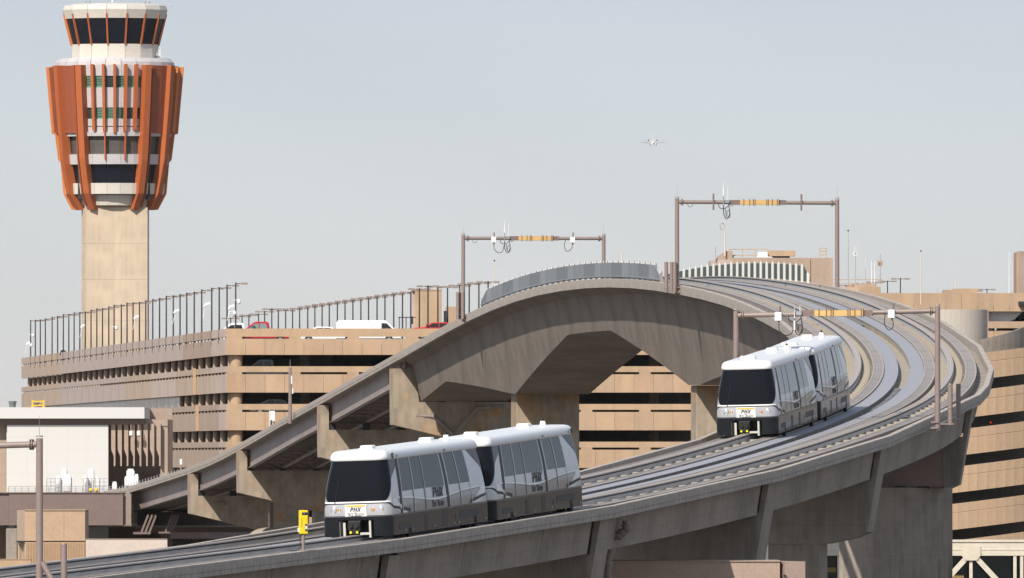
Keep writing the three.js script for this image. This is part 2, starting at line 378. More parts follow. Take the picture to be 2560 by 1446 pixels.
// steel crossbeam on the wide turned column
{
  const D = 712, m = px(D), a = at(2203, 1166, D), b = at(2357, 1166, D);
  const t = thing('steel_crossbeam', 'dark brown steel box crossbeam resting on the wide column at the right', 'crossbeam', a);
  const w = b.x - a.x + .9, h = 101 * m;
  put('box_beam', bx(w, h, 2.0, w / 2 - .9, 0, 0), mat.brownPaint, t);
  put('end_plate', bx(.16, h + .1, 2.1, w - .9 + .08, 0, 0), mat.brownPaint, t);
  for (const x of [.95, 2.05]) put('bearing', bx(.55, .16, .7, x, -h / 2 - .085, 0), mat.dark, t);
  const c = thing('bridge_column', 'wide turned concrete column at the right, its left face in the sun', 'column', V3(at(2240, 0, D).x, 0, -D));
  const top = at(0, 1219, D).y, s = put('shaft', metric(rbx(2.55, top, 5.2, .06, 0, top / 2, 0)), mat.concrete, c);
  s.rotation.y = -50 * Math.PI / 180;
}
// ramp piers
const rampWhere = ['tallest ramp pier, just left of the arched bridge, with a drain pipe bent twice', 'second ramp pier from the bridge, upright end above the left train', 'third ramp pier from the bridge, rust-stained left end', 'lowest ramp pier, nearest to the brown girder at the left'];
RPIER.forEach((D, i) => {
  const t = frame('ramp_pier', D, rampWhere[i], 'pier', 'piers under the steel ramp');
  const top = [-.95, -.62, -.54, -.58][i], seat = [-3.3, -2.43, -2.1, -2.33][i], tip = [-4.9, -4.43, -3.8, -3.75][i];
  put('pier_cap', prism([[-4.75, top], [-4.72, tip], [1.6, tip - 1.5], [3.6, tip - 1.5], [4.75, tip - 1.2], [4.75, top], [4.12, top], [4.12, seat], [i ? -4.12 : -2.9, seat], [i ? -4.12 : -3.3, top]], -1.1, 1.1), mat.concreteWarm, t);
  { const h = ly(D) + tip - .8; put('column', rbx(3.0, h, 1.9, .1, 2.6, tip - .8 - h / 2, 0), mat.concrete, t); }
  for (const n of [-3.85, -1.3, 1.3, 3.85]) put('bearing', bx(.5, Math.abs(seat + 1.95), .6, n, (seat - 1.95) / 2, .7), mat.dark, t);
});
// bridge piers: plain slabs under the haunches
for (const [u, label] of [[1285, 'slab pier under the near haunch of the arched bridge, behind the left train'], [1735, 'slab pier under the right haunch of the arched bridge, beside the right train']]) {
  const D = stationAtU(-2.1, u, 810, 1010, -5) , t = frame('bridge_pier', D, label, 'pier', 'piers of the arched bridge');
  const top = soffit(D) - .02, p = ly(D) + top;
  put('shaft', rbx(4.25, p, 3.0, .08, 0, top - p / 2, 0), mat.concreteWarm, t);
  put('pile_cap', bx(6, .8, 5, 0, top - p + .3, 0), mat.concrete, t);
}
// ------------------------------------------------------------------ trains: two cars each; one car is built, three are copies
const font = await new FontLoader().loadAsync('fonts/droid/droid_sans_bold.typeface.json');
const serif = await new FontLoader().loadAsync('fonts/droid/droid_serif_regular.typeface.json');
function letters(str, size, f, shear = 0, depth = .012) {
  const g = new TextGeometry(str, { font: f, size, depth, curveSegments: 3, bevelEnabled: false });
  g.computeBoundingBox(); const b = g.boundingBox; g.translate(-(b.min.x + b.max.x) / 2, 0, 0);
  if (shear) g.applyMatrix4(new THREE.Matrix4().set(1, shear, 0, 0, 0, 1, 0, 0, 0, 0, 1, 0, 0, 0, 0, 1));
  return g;
}
const tm = {
  silver: gloss(.50, .50, .515, .32, { metalness: .45, clearcoat: .4, clearcoatRoughness: .1 }),
  silverDark: gloss(.20, .19, .20, .3, { metalness: .5, clearcoat: .5, clearcoatRoughness: .08 }),
  skirt: gloss(.013, .015, .019, .14, { specularIntensity: .45 }),
  glass: gloss(.006, .007, .010, .05, { specularIntensity: .35 }),
  sideGlass: gloss(.006, .011, .016, .06, { specularIntensity: .38 }),
  roof: gloss(.72, .73, .74, .35, { clearcoat: .2 }),
  white: M(.85, .85, .84, .4), pale: gloss(.74, .74, .75, .3, { clearcoat: .3 }), hatch: M(.80, .78, .71, .5), black: M(.006, .006, .007, .5), amber: gloss(.75, .28, .05, .2),
  lamp: gloss(.75, .75, .74, .12, { metalness: .6 }), yellow: M(.80, .48, .02, .5), lime: M(.72, .66, .02, .5),
  chrome: M(.6, .6, .6, .2, null, { metalness: .9 }), plate: gloss(.70, .70, .69, .4), frame: M(.52, .51, .47, .6), ink: M(.012, .012, .013, .5), inkGrey: M(.10, .10, .105, .5), rubber: M(.02, .02, .02, .9),
};
const CL = 14.4;
const cw = y => y < 1.0 ? 1.425 : 1.425 - .29 * Math.pow((y - 1.0) / 2.08, 1.7);
const cz = y => CL / 2 - (y < 1.0 ? .02 : .02 + .42 * Math.pow((y - 1.0) / 2.08, 1.5));
function shell(q, y, inset = 0, rad = .38) {       // q: 0 front middle, 1 right side middle, 2 rear middle, 3 left side middle
  q = ((q % 4) + 4) % 4;
  let sx = 1, sz = 1; if (q > 2) { q = 4 - q; sx = -1; } if (q > 1) { q = 2 - q; sz = -1; }
  const w = cw(y) - inset, l = cz(y) - inset, rc = Math.max(.05, rad - inset * .4); let x, z;
  if (q < .3) { x = (w - rc) * q / .3; z = l; }
  else if (q < .6) { const a = (q - .3) / .3 * Math.PI / 2; x = w - rc + rc * Math.sin(a); z = l - rc + rc * Math.cos(a); }
  else { x = w; z = (l - rc) * (1 - (q - .6) / .4); }
  z -= .10 * (x / w) * (x / w) * (q < .6 ? 1 : 1);
  return V3(sx * x, y, sz * z);
}
const val = (f, q) => typeof f === 'function' ? f(q) : f;
function skin(q0, q1, nq, y0, y1, ny, off = 0) {     // a piece of the car's skin, off metres proud
  const P = [], U = [], I = [];
  for (let j = 0; j <= ny; j++) for (let i = 0; i <= nq; i++) {
    const q = q0 + (q1 - q0) * i / nq, a = val(y0, q), y = a + (val(y1, q) - a) * j / ny, e = .004;
    const p = shell(q, y), du = shell(q + e, y).sub(shell(q - e, y)), dv = shell(q, y + e).sub(shell(q, y - e));
    const n = du.cross(dv).normalize(); if (n.x * p.x + n.z * p.z < 0) n.negate();
    p.addScaledVector(n, off); P.push(p.x, p.y, p.z); U.push(q * 4, y);
  }
  for (let j = 0; j < ny; j++) for (let i = 0; i < nq; i++) { const a = j * (nq + 1) + i, b = a + 1, c = a + nq + 1, d = c + 1; I.push(a, b, d, a, d, c); }
  const g = new THREE.BufferGeometry();
  g.setAttribute('position', new THREE.Float32BufferAttribute(P, 3)); g.setAttribute('uv', new THREE.Float32BufferAttribute(U, 2));
  g.setIndex(I); g.computeVertexNormals(); return g;
}
const qOf = f => f < .5 ? 1 - .4 * (CL / 2 - f * CL) / (CL / 2 - .38) : 1 + .4 * (f * CL - CL / 2) / (CL / 2 - .38);     // along the right side, f from the front
function makeCar(numberText, numberAtRear) {
  const t = thing('train_car', '', 'train car');
  const ends = [0, 2], sides = [0, 2];
  put('body', skin(-.001, 4.001, 160, .9, 3.1, 14), tm.silver, t);
  const qa = .3 * .63 / .925;
  // dark skirt with a proud top edge, open where the coupler is
  const sk = [skin(qa, 2 - qa, 70, .16, .93, 3, .03), skin(2 + qa, 4 - qa, 70, .16, .93, 3, .03), skin(-qa, qa, 6, .80, .93, 2, .03), skin(2 - qa, 2 + qa, 6, .80, .93, 2, .03), skin(0, 4, 140, .925, .955, 1, .018)];
  put('skirt', sk, tm.skirt, t);
  put('skirt_lip', skin(0, 4, 140, .915, .935, 1, .042), tm.silverDark, t);
  for (const e of ends) {
    const bot = q => { const k = Math.abs(q - e); return k < .36 ? 1.50 : 1.50 + 1.56 * Math.pow((k - .36) / .325, 2.0); };
    put('windscreen', skin(e - .683, e + .683, 90, bot, 3.075, 10, .014), tm.glass, t);
    put('white_line', skin(e - .5, e + .5, 50, 1.445, 1.495, 1, .012), tm.white, t);
    const blk = q => { const k = Math.abs(q - e); return k < .42 ? 0 : Math.pow((k - .42) / .33, 1.4); };
    put('black_stripe', [skin(e - .74, e - .4, 24, q => 1.40 - .46 * blk(q), q => 1.435 - .36 * blk(q) + .02, 1, .010), skin(e + .4, e + .74, 24, q => 1.40 - .46 * blk(q), q => 1.435 - .36 * blk(q) + .02, 1, .010), skin(e - .41, e + .41, 30, 1.405, 1.438, 1, .010)], tm.black, t);
    const s = e ? -1 : 1, zf = y => s * (cz(y) + .02);
    const rot = g => { if (s < 0) g.rotateY(Math.PI); return g; };
    const lamp = (name, x, y, r, m) => { const w = put(name, rot(new THREE.SphereGeometry(r, 16, 10).scale(1, 1, .35).translate(x, y, cz(y) - .10 * (x / cw(y)) ** 2 - (Math.abs(x) > .93 ? .03 : 0))), m, t); put('bezel', rot(new THREE.TorusGeometry(r * 1.05, r * .14, 6, 18).translate(x, y, cz(y) - .10 * (x / cw(y)) ** 2 + .012 - (Math.abs(x) > .93 ? .03 : 0))), tm.chrome, w); };
    lamp('headlight', -.93, 1.19, .115, tm.lamp); lamp('headlight', 1.0, 1.19, .115, tm.lamp);
    lamp('marker_light', -.69, 1.18, .062, tm.amber); lamp('marker_light', .70, 1.18, .062, tm.amber);
    const pl = put('name_plate', rot(rbx(.90, .48, .03, .01, 0, 1.145, cz(1.1) + .005)), tm.plate, t);
    put('yellow_bar', rot(bx(.78, .055, .012, 0, 1.335, cz(1.1) + .025)), tm.yellow, pl);
    put('lettering', rot(letters('PHX', .165, font, .28).translate(-.02, 1.115, cz(1.1) + .018)), tm.ink, pl);
    put('lettering', rot(merge([letters('S', .125, serif).translate(-.30, .955, 0), letters('KY', .098, serif).translate(-.195, .955, 0), letters('T', .125, serif).translate(-.02, .955, 0), letters('RAIN', .098, serif).translate(.165, .955, 0)]).translate(0, 0, cz(1.1) + .018)), tm.inkGrey, pl);
    put('wiper', rot(rod(V3(-.88, 1.44, cz(1.44) + .0), V3(-.70, 2.35, cz(2.35) + .02), .014, 5)), tm.black, t);
    // coupler bay
    const bay = put('coupler_bay', rot(merge([bx(1.26, .66, .04, 0, .46, CL / 2 - .75), bx(.04, .66, .75, -.62, .46, CL / 2 - .40), bx(.04, .66, .75, .62, .46, CL / 2 - .40), bx(1.26, .04, .75, 0, .81, CL / 2 - .40)])), tm.black, t);
    put('coupler', rot(merge([rbx(.52, .34, .34, .05, -.12, .54, CL / 2 - .22), rbx(.40, .16, .3, .03, -.12, .34, CL / 2 - .2), cyl(.07, .07, .1, 0, 0, 0, 14).rotateX(Math.PI / 2).translate(-.22, .56, CL / 2 - .07), cyl(.09, .09, .1, 0, 0, 0, 14).rotateX(Math.PI / 2).translate(.0, .58, CL / 2 - .07)])), tm.rubber, t);
    put('coupler_lamp', rot(bx(.085, .09, .03, -.25, .32, CL / 2 - .03)), tm.lime, t);
    put('coupler_lamp', rot(bx(.085, .09, .03, .02, .32, CL / 2 - .03)), tm.lime, t);
    put('bay_frame', rot(merge([bx(.10, .56, .08, -.52, .42, CL / 2 - .12), bx(.09, .66, .08, .555, .44, CL / 2 - .10), bx(.42, .09, .08, .32, .26, CL / 2 - .2), bx(.5, .05, .1, -.12, .74, CL / 2 - .2)])), tm.frame, t);
    const gr = []; for (let k = 0; k < 6; k++) gr.push(bx(.012, .60, .012, -1.03 + k * .066, .44, CL / 2 - .075 + .0)); for (let k = 0; k < 6; k++) gr.push(bx(.36, .012, .012, -.865, .17 + k * .11, CL / 2 - .07));
    const gb = put('grille', rot(bx(.40, .66, .02, -.865, .44, CL / 2 - .095)), tm.black, t);
    put('grille_bars', rot(merge([...gr, bx(.03, .62, .02, -1.06, .44, CL / 2 - .07)])), tm.frame, gb);
  }
  // side windows, pillars, livery on both sides (the left side is the right side turned half round)
  for (const o of sides) {
    const Q = f => qOf(f) + o, fs = [[.118, .232], [.243, .347], [.357, .565], [.612, .718], [.728, .828]];
    for (const [a, b] of fs) put('window', skin(Q(a), Q(b), 6, 1.80, 3.06, 8, .012), tm.sideGlass, t);
    for (const f of [.104, .590]) put('door_pillar', skin(Q(f) - .008, Q(f) + .008, 2, .96, 3.07, 8, .020), tm.black, t);
    for (const f of [.118, .2375, .352, .607, .723, .830]) put('seam', skin(Q(f) - .0022, Q(f) + .0022, 2, .97, 3.06, 8, .022), f > .35 && f < .6 ? tm.silverDark : tm.silver, t);
    for (const f of [.232, .346, .717]) put('seam', skin(Q(f) - .0015, Q(f) + .0015, 2, .97, 3.06, 8, .020), tm.black, t);
    const wave = q => { const f = (q - Q(0)) / (Q(1) - Q(0)); return 1.60 - .27 * Math.exp(-Math.pow((f - .47) / .24, 2)); };
    put('white_line', skin(Q(.055), Q(.965), 50, q => wave(q) - .03, q => wave(q) + .03, 1, .011), tm.white, t);
    for (const [f0, f1] of [[.005, .26], [.74, .995]]) put('white_flash', skin(Q(f0), Q(f1), 30, q => { const f = (q - Q(0)) / (Q(1) - Q(0)), k = f < .5 ? f : 1 - f; return Math.min(wave(q) - .04, Math.max(.965, 1.40 - k * 4.6)); }, q => wave(q) - .03, 3, .006), tm.pale, t);
    const low = q => { const f = (q - Q(0)) / (Q(1) - Q(0)); return Math.max(.96, Math.min(1.45, f < .3 ? 1.44 - (f - .07) * 4.6 : f > .7 ? 1.50 - (.93 - f) * 5.2 : .96)); };
    put('grey_panel', skin(Q(.075), Q(.925), 60, q => Math.min(low(q), wave(q) - .06), q => wave(q) - .055, 3, .008), tm.silverDark, t);
    put('black_stripe', skin(Q(.07), Q(.93), 50, q => wave(q) - .062, q => wave(q) - .045, 1, .012), tm.black, t);
    const s = o ? -1 : 1, side = (g, f, y) => { g.rotateX(0); g.rotateY(s * Math.PI / 2); const p = shell(Q(f), y); g.translate(p.x + s * .012, y, p.z); return g; };
    put('lettering', side(letters('PHX', .40, font, .25, .01).scale(1.35, 1, 1), .475, 1.40), tm.ink, t);
    put('lettering', side(merge([letters('S', .26, serif).translate(-.72, 0, 0), letters('KY', .20, serif).translate(-.47, 0, 0), letters('T', .26, serif).translate(-.06, 0, 0), letters('RAIN', .20, serif).translate(.36, 0, 0)]).scale(1.1, 1, 1), .475, 1.03), tm.inkGrey, t);
    for (const [a, b, y0, y1] of [[.07, .185, .36, .58], [.325, .365, .2, .78], [.52, .56, .22, .80], [.69, .885, .44, .70], [.645, .66, .42, .60]]) put('vent', skin(Q(a), Q(b), 4, y0, y1, 2, .036), tm.black, t);
    for (const f of [.13, .2, .42, .63, .68, .95]) put('latch', skin(Q(f) - .004, Q(f) + .004, 1, .27, .33, 1, .05), tm.chrome, t);
    put('handle', side(rbx(.1, .16, .05, .02), .098, 1.22), tm.white, t);
  }
  // roof: eaves, rounded shoulder, shallow crown
  {
    const R = [[3.055, -.03], [3.10, -.065], [3.20, -.06], [3.30, -.025], [3.37, .03], [3.415, .11], [3.44, .24], [3.455, .55], [3.46, 1.0]], nq = 120, P = [], U = [], I = [];
    R.forEach(([y, ins]) => { for (let i = 0; i <= nq; i++) { const p = shell(i / nq * 4, 3.08, ins, .30); P.push(p.x, y, p.z); U.push(i / nq * 30, y); } });
    for (let j = 0; j < R.length - 1; j++) for (let i = 0; i < nq; i++) { const a = j * (nq + 1) + i, b = a + 1, c = a + nq + 1; I.push(a, b, c + 1, a, c + 1, c); }
    const last = (R.length - 1) * (nq + 1), k = P.length / 3; P.push(0, 3.457, 0); U.push(0, 0);
    for (let i = 0; i < nq; i++) I.push(last + i, last + i + 1, k);
    const g = new THREE.BufferGeometry(); g.setAttribute('position', new THREE.Float32BufferAttribute(P, 3)); g.setAttribute('uv', new THREE.Float32BufferAttribute(U, 2)); g.setIndex(I); g.computeVertexNormals();
    put('roof', g, tm.roof, t);
    for (const z of [5.0, -4.1]) put('roof_hatch', [rbx(.52, .17, .55, .06, z > 0 ? -.05 : -.25, 3.51, z), rbx(.58, .05, .62, .02, z > 0 ? -.05 : -.25, 3.46, z)], tm.hatch, t);
    put('roof_fan', cyl(.15, .10, .22, .35, 3.43, -4.9, 16), tm.white, t);
    put('antenna', new THREE.ConeGeometry(.08, .14, 4).translate(.35, 3.72, -4.9), tm.black, t);
    put('roof_knob', new THREE.SphereGeometry(.09, 12, 8).translate(-.62, 3.47, 3.6), tm.white, t);
    put('roof_light', bx(.03, .06, .14, cw(3.08) + .075, 3.15, -1.6), tm.black, t);
  }
  if (numberText) {
    const z = numberAtRear ? -CL / 2 + .95 : CL / 2 - 1.35;
    put('number', letters(numberText, .21, font, 0, .02).rotateY(Math.PI / 2).translate(cw(3.08) + .066, 3.09, z), tm.ink, t);
    put('number_mark', new THREE.SphereGeometry(.05, 10, 6).scale(.3, 1, 1).translate(cw(3.08) + .075, 3.17, z + (numberAtRear ? .5 : -.62)), tm.ink, t);
  }
  // running gear
  for (const z of [4.75, -4.75]) {
    put('bogie', merge([bx(2.3, .42, 1.9, 0, .38, z), bx(.5, .3, 1.2, .0, .2, z)]), tm.rubber, t);
    for (const x of [-1.03, 1.03]) put('tyre', new THREE.CylinderGeometry(.42, .42, .3, 20).rotateZ(Math.PI / 2).translate(x, .42, z), tm.rubber, t);
    for (const x of [-1.38, 1.38]) put('wheel_arch', new THREE.CylinderGeometry(.42, .42, .16, 16, 1, false, 0, Math.PI).rotateX(Math.PI / 2).rotateY(Math.PI / 2).translate(x, .14, z), tm.rubber, t);
  }
  put('underframe', bx(2.2, .5, CL - 2.2, 0, .62, 0), tm.black, t);
  return t;
}
function placeCar(o, Dfront, n) {
  const seg = D => { let d = D, s = 0; return L => { while (s < L) { const a = on(d, n), b = on(d + .05, n); s += a.distanceTo(b); d += .05; } return d; }; };
  const go = seg(Dfront), Da = go(2.4), Db = go(CL - 2.4), a = on(Da, n, -.05), b = on(Db, n, -.05), c = a.clone().add(b).multiplyScalar(.5), d = a.clone().sub(b).normalize();
  o.scale.set(1, 1.035, 1); o.position.copy(c); o.rotation.order = 'YXZ';
  o.rotation.set(-Math.asin(d.y), Math.atan2(d.x, d.z), Math.atan(lb(Da)));
  return go(CL + .62);
}
{
  const a = makeCar('12', false);
  a.userData.label = 'front car of the nearer left train, numbered 12, nose to the camera'; a.userData.group = 'cars of the two trains';
  const next = placeCar(a, 580.3, TRACKS[1]);
  const b = makeCar('10', true); b.userData.label = 'second car of the nearer left train, numbered 10'; b.userData.group = 'cars of the two trains';
  placeCar(b, next, TRACKS[1]);
  const c = makeCar(null), d = c.clone(); d.name = numbered('train_car'); scene.add(d); d.userData = { ...c.userData };
  c.userData.label = 'front car of the farther right train on the inner track of the curve'; d.userData.label = 'second car of the farther right train, partly behind its front car';
  c.userData.group = d.userData.group = 'cars of the two trains';
  const nx = placeCar(c, 673.6, TRACKS[0]); placeCar(d, nx, TRACKS[0]);
}
// ------------------------------------------------------------------ what stands on the guideway
// a local frame at station D: x to the right across the deck, y up, z back towards the lens
function deckFrame(name, D, label, category, group) { const t = thing(name, label, category, on(D), -heading(D), group); return t; }
function gantry(D, label, opt) {
  const t = deckFrame('track_gantry', D, label, 'gantry', 'gantries over the tracks'), X = 4.78, b = lb(D) * X, top = opt.top || 5.22, low = -.52;
  for (const s of [-1, 1]) {
    const p = put('post', metric(cyl(.135, .125, top - low + .12, s * X, low + s * b, 0, 18)), mat.postPaint, t);
    put('post_cap', cyl(.15, .12, .06, s * X, top + .16 + s * b, 0, 18), mat.postPaint, p);
    for (const yy of [-.12, -.40]) put('base_bracket', bx(.34, .08, .4, s * (X - .12), yy + s * b, 0), mat.postPaint, p);
    put('lightning_rod', cyl(.012, .006, .75, s * X, top + .2 + s * b, 0, 5), mat.steel, p);
    for (const d of [.14, .22]) put('flange', metric(new THREE.CylinderGeometry(.20, .20, .035, 20).rotateZ(Math.PI / 2).translate(s * (X - .12 - d), top - .1 + s * b * .9, 0)), mat.postPaint, t);
  }
  const y0 = top - .1, yb = x => y0 + b * x / X;
  const half = (x0, x1) => metric(rod(V3(x0, yb(x0), 0), V3(x1, yb(x1), 0), .115, 16));
  put('beam', half(-X + .1, -1.62), mat.postPaint, t); put('beam', half(1.68, X - .1), mat.postPaint, t);
  put('splice_box', bx(3.35, .29, .24, .03, yb(0), 0), mat.brownPaint, t);
  const yp = put('yellow_panel', bx(2.32, .27, .06, .13, yb(0), .15), mat.yellowPanel, t);
  for (const x of [-.95, -.60, -.38, -.28, .42, .52, .75, 1.05, 1.15]) put('bolt', cyl(.022, .022, .44, x + .13, yb(0) - .22, .20, 6), mat.brownPaint, yp);
  const wire = (pts, r = .022) => put('cable', tube(pts.map(p => V3(...p)), r, 28, 5), mat.dark, t);
  if (opt.boxes) for (const x of [-2.74, 2.63]) {
    const bo = put('equipment_box', rbx(.33, .40, .24, .03, x, yb(x) - .10, .24), mat.whiteClean, t);
    put('bracket', merge([cyl(.045, .045, .30, x + .06, yb(x) + .1, .02, 8), bx(.10, .14, .1, x + .02, yb(x) - .36, .22)]), mat.brownPaint, bo);
    wire(x < 0 ? [[x + .02, yb(x) - .42, .22], [x + .06, yb(x) - .75, .2], [x + .33, yb(x) - .98, .18], [x + .6, yb(x) - .9, .12], [x + .72, yb(x) - .5, .06]] : opt.loop === 2 ? [[x, yb(x) - .35, .22], [x - .1, yb(x) - .75, .2], [x - .4, yb(x) - .86, .15], [x - .54, yb(x) - .5, .1], [x - .44, yb(x) - .1, .05]] : [[x - .32, yb(x) - .1, .1], [x - .34, yb(x) - .6, .15], [x - .12, yb(x) - .86, .2], [x + .06, yb(x) - .7, .2], [x + .05, yb(x) - .32, .22]]);
  } else for (const x of [-2.62, 2.63]) put('stub_bar', bx(.10, .98, .10, x, yb(x) + .02, .16), mat.brownPaint, t);
  // aerials with their coiled leads
  const xa = opt.boxes ? -1.98 : -2.02;
  put('aerial', merge([cyl(.045, .045, .45, xa, yb(xa) + (opt.low ? -.75 : .38), .17, 10), cyl(.018, .014, .45, xa, yb(xa) + (opt.low ? -.3 : .8), .17, 6)]), mat.whiteClean, t);
  put('aerial', cyl(.022, .016, opt.low ? .5 : .95, xa + .26, yb(xa) + (opt.low ? -.1 : .05), .17, 6), mat.whiteClean, t);
  put('aerial_mount', merge([bx(.24, .18, .16, xa + .22, yb(xa) + .04, .17), bx(.06, .9, .06, xa, yb(xa) - .05, .15), bx(.16, .1, .12, xa + .5, yb(xa) - .2, .1)]), mat.steel, t);
  wire([[xa - .3, yb(xa) - .1, .1], [xa - .22, yb(xa) - .34, .15], [xa + .1, yb(xa) - .36, .17], [xa + .3, yb(xa) - .2, .15]]);
  wire([[xa, yb(xa) - .2, .17], [xa + .02, yb(xa) - .75, .18], [xa + .2, yb(xa) - 1.0, .18], [xa + .36, yb(xa) - .7, .17], [xa + .3, yb(xa) - .1, .15]], .026);
  wire([[xa + .1, yb(xa) - .4, .2], [xa + .18, yb(xa) - .85, .2], [xa + .34, yb(xa) - .9, .2], [xa + .36, yb(xa) - .55, .2], [xa + .22, yb(xa) - .5, .2], [xa + .2, yb(xa) - .8, .2]], .02);
  wire([[-X + .62, yb(-X) - .12, .05], [-X + .68, yb(-X) - .26, .1], [-X + .86, yb(-X) - .28, .1], [-X + .95, yb(-X) - .12, .05]], .014);
  return t;
}
gantry(687.5, 'nearest full gantry, straddling the curve behind the right train, with two white boxes', { boxes: 1, low: 1 });
gantry(866, 'tallest gantry against the sky at the right end of the arched bridge, with upright bars', { top: 5.05 });
gantry(985, 'gantry at the left end of the arched bridge, with two white boxes against the sky', { boxes: 1, loop: 2 });
gantry(534.5, 'gantry at the left picture edge, only its near post and beam end showing', { boxes: 1 });
function conduits(name, D, n, xs, h0, h1, label, m = mat.postPaint) {
  const t = deckFrame(name, D, label, 'pipes', 'conduit pipes beside the gantry posts');
  const s = Math.sign(n);
  for (const [dx, dz] of xs) { const p = put('pipe', metric(cyl(.115, .115, h1 - h0, n + dx, h0 + lb(D) * n, dz, 14)), m, t); put('pipe_cap', cyl(.13, .11, .05, n + dx, h1 + lb(D) * n, dz, 14), m, p); for (const y of [.3, .8]) put('strap', new THREE.TorusGeometry(.125, .016, 5, 16).rotateX(Math.PI / 2).translate(n + dx, h0 + y + lb(D) * n, dz), mat.steel, p); }
  put('wall_bracket', bx(.7, .07, .2, n + xs[0][0] * .5, -.3 + lb(D) * n, 0), m, t);
  return t;
}
conduits('conduit_pipes', 866, -4.8, [[-.30, 0], [-.62, 0], [-.14, .25]], -.42, 1.35, 'group of short upright pipes left of the tallest gantry');
conduits('conduit_pipes', 985, -4.8, [[-.22, 0], [-.38, .2], [-.05, .3]], -.35, 1.45, 'group of short upright pipes beside the gantry at the left end of the bridge');
conduits('conduit_pipes', 689.5, 4.8, [[.36, 0], [.72, -.2]], -.35, 1.55, 'pair of short upright pipes right of the nearest full gantry');
{ const t = conduits('conduit_pipes', 534.5, 4.8, [[.92, 0]], -.9, 1.45, 'single short pipe right of the gantry post at the left picture edge'); put('brace', rod(V3(4.95, .95, .2), V3(5.75, -.45, .2), .11, 12), mat.postPaint, t); }

// grey screens on the crest: panels in front of posts with pointed tips
function screen(n, D0, D1, label, postsInside) {
  const t = thing('crest_screen', label, 'screen', null), step = 3.0, N = Math.round((D1 - D0) / step);
  const shades = [M(.225, .245, .265, .6, T.fine), M(.18, .195, .212, .6, T.fine), M(.265, .285, .305, .6, T.fine)];
  const inside = [M(.075, .095, .088, .6, T.fine), M(.062, .080, .076, .6, T.fine)];
  const s = Math.sign(n), n0 = s * 4.5, postM = M(.62, .63, .60, .5);
  for (let i = 0; i < N; i++) {
    const a = D0 + i * step + .04, b = a + step - .08, sl0 = i === 0 ? .35 : .98, sl1 = i === N - 1 ? .35 : .98;
    const q = (D, h, d) => on(D, n0 + s * d, h).toArray();
    const f = [];
    const quad = (A, B, C, E) => f.push(...A, ...B, ...C, ...A, ...C, ...E);
    const o = .05;
    quad(q(a, .05, o), q(b, .05, o), q(b, sl1, o), q(a, sl0, o)); quad(q(a, .05, 0), q(a, sl0, 0), q(b, sl1, 0), q(b, .05, 0));
    quad(q(a, sl0, 0), q(a, sl0, o), q(b, sl1, o), q(b, sl1, 0)); quad(q(a, .05, 0), q(b, .05, 0), q(b, .05, o), q(a, .05, o));
    quad(q(a, .05, 0), q(a, .05, o), q(a, sl0, o), q(a, sl0, 0)); quad(q(b, .05, 0), q(b, sl1, 0), q(b, sl1, o), q(b, .05, o));
    const g = new THREE.BufferGeometry(); g.setAttribute('position', new THREE.Float32BufferAttribute(f, 3)); g.computeVertexNormals();
    put('panel', metric(g), s < 0 ? shades[(i * 7 % 5) % 3] : inside[i % 2], t);
    put('bottom_rail', bar(on(a - .04, n0 + s * .06, .14), on(b + .04, n0 + s * .06, .14), .05, .07), s < 0 ? shades[2] : inside[1], t);
    if (s < 0 && i % 1 === 0) for (const f0 of [0, .5]) put('post_tip', new THREE.ConeGeometry(.035, .20, 5).translate(...on(a + step * f0, n0, .98 + .08 + (i === 0 ? -.4 : 0)).toArray()), mat.whiteClean, t);
  }
  for (let i = 0; i <= N; i++) {
    const D = D0 + i * step, p = on(D, n0 - s * .06, 0), h = (i === 0 || i === N) ? .55 : 1.0;
    put('post', merge([bx(.16, h + .02, .11, p.x, p.y + h / 2 - .01, p.z, -heading(D)), new THREE.ConeGeometry(.06, .16, 4).translate(p.x, p.y + h + .07, p.z)]), s < 0 ? mat.girderPaint : postM, t);
  }
  return t;
}
screen(-4.6, 878, 977, 'curved grey metal screen on the near edge of the bridge crest');
screen(4.6, 878, 953, 'screen of dark panels between pale posts on the far edge of the bridge crest');

// yellow call box at the outer parapet before the left train
{
  const D = stationAtU(4.45, 756, 555, 590), t = thing('call_box', 'yellow call box on a slim post at the near parapet, left of the left train', 'call box', on(D, 4.48, 0), .25);
  put('post', cyl(.065, .06, 1.0, 0, -.25, 0, 12), mat.postPaint, t);
  put('base_plate', bx(.3, .03, .3, 0, .015, 0), mat.concrete, t);
  const h = put('housing', rbx(.33, .92, .22, .03, 0, 1.13, 0), M(.85, .60, .01, .45), t);
  put('display', bx(.23, .10, .02, .035, 1.46, .112), M(.01, .015, .05, .2), h);
  put('display_dot', new THREE.SphereGeometry(.025, 8, 6).translate(.01, 1.46, .12), M(.1, .2, .7, .3), h);
  put('handset_niche', bx(.10, .28, .02, .09, .92, .112), M(.07, .07, .07, .6), h);
  put('handset', bx(.08, .12, .03, .09, .92, .125), mat.whiteClean, h);
  put('button', bx(.025, .03, .02, .11, 1.22, .114), M(.5, .06, .02, .5), h);
  put('print', merge([letters('EMERGENCY', .045, font).rotateZ(Math.PI / 2).scale(1, 1, .3).translate(-.06, 1.12, .108)]), mat.brownPaint, h);
  put('side_box', bx(.06, .16, .1, -.19, .83, 0), mat.whiteClean, t);
  put('cable', tube([V3(-.12, .68, .02), V3(-.14, .4, .02), V3(-.10, .22, .03), V3(-.25, .05, .02), V3(-.55, .02, 0)], .018, 24, 5), mat.dark, t);
}
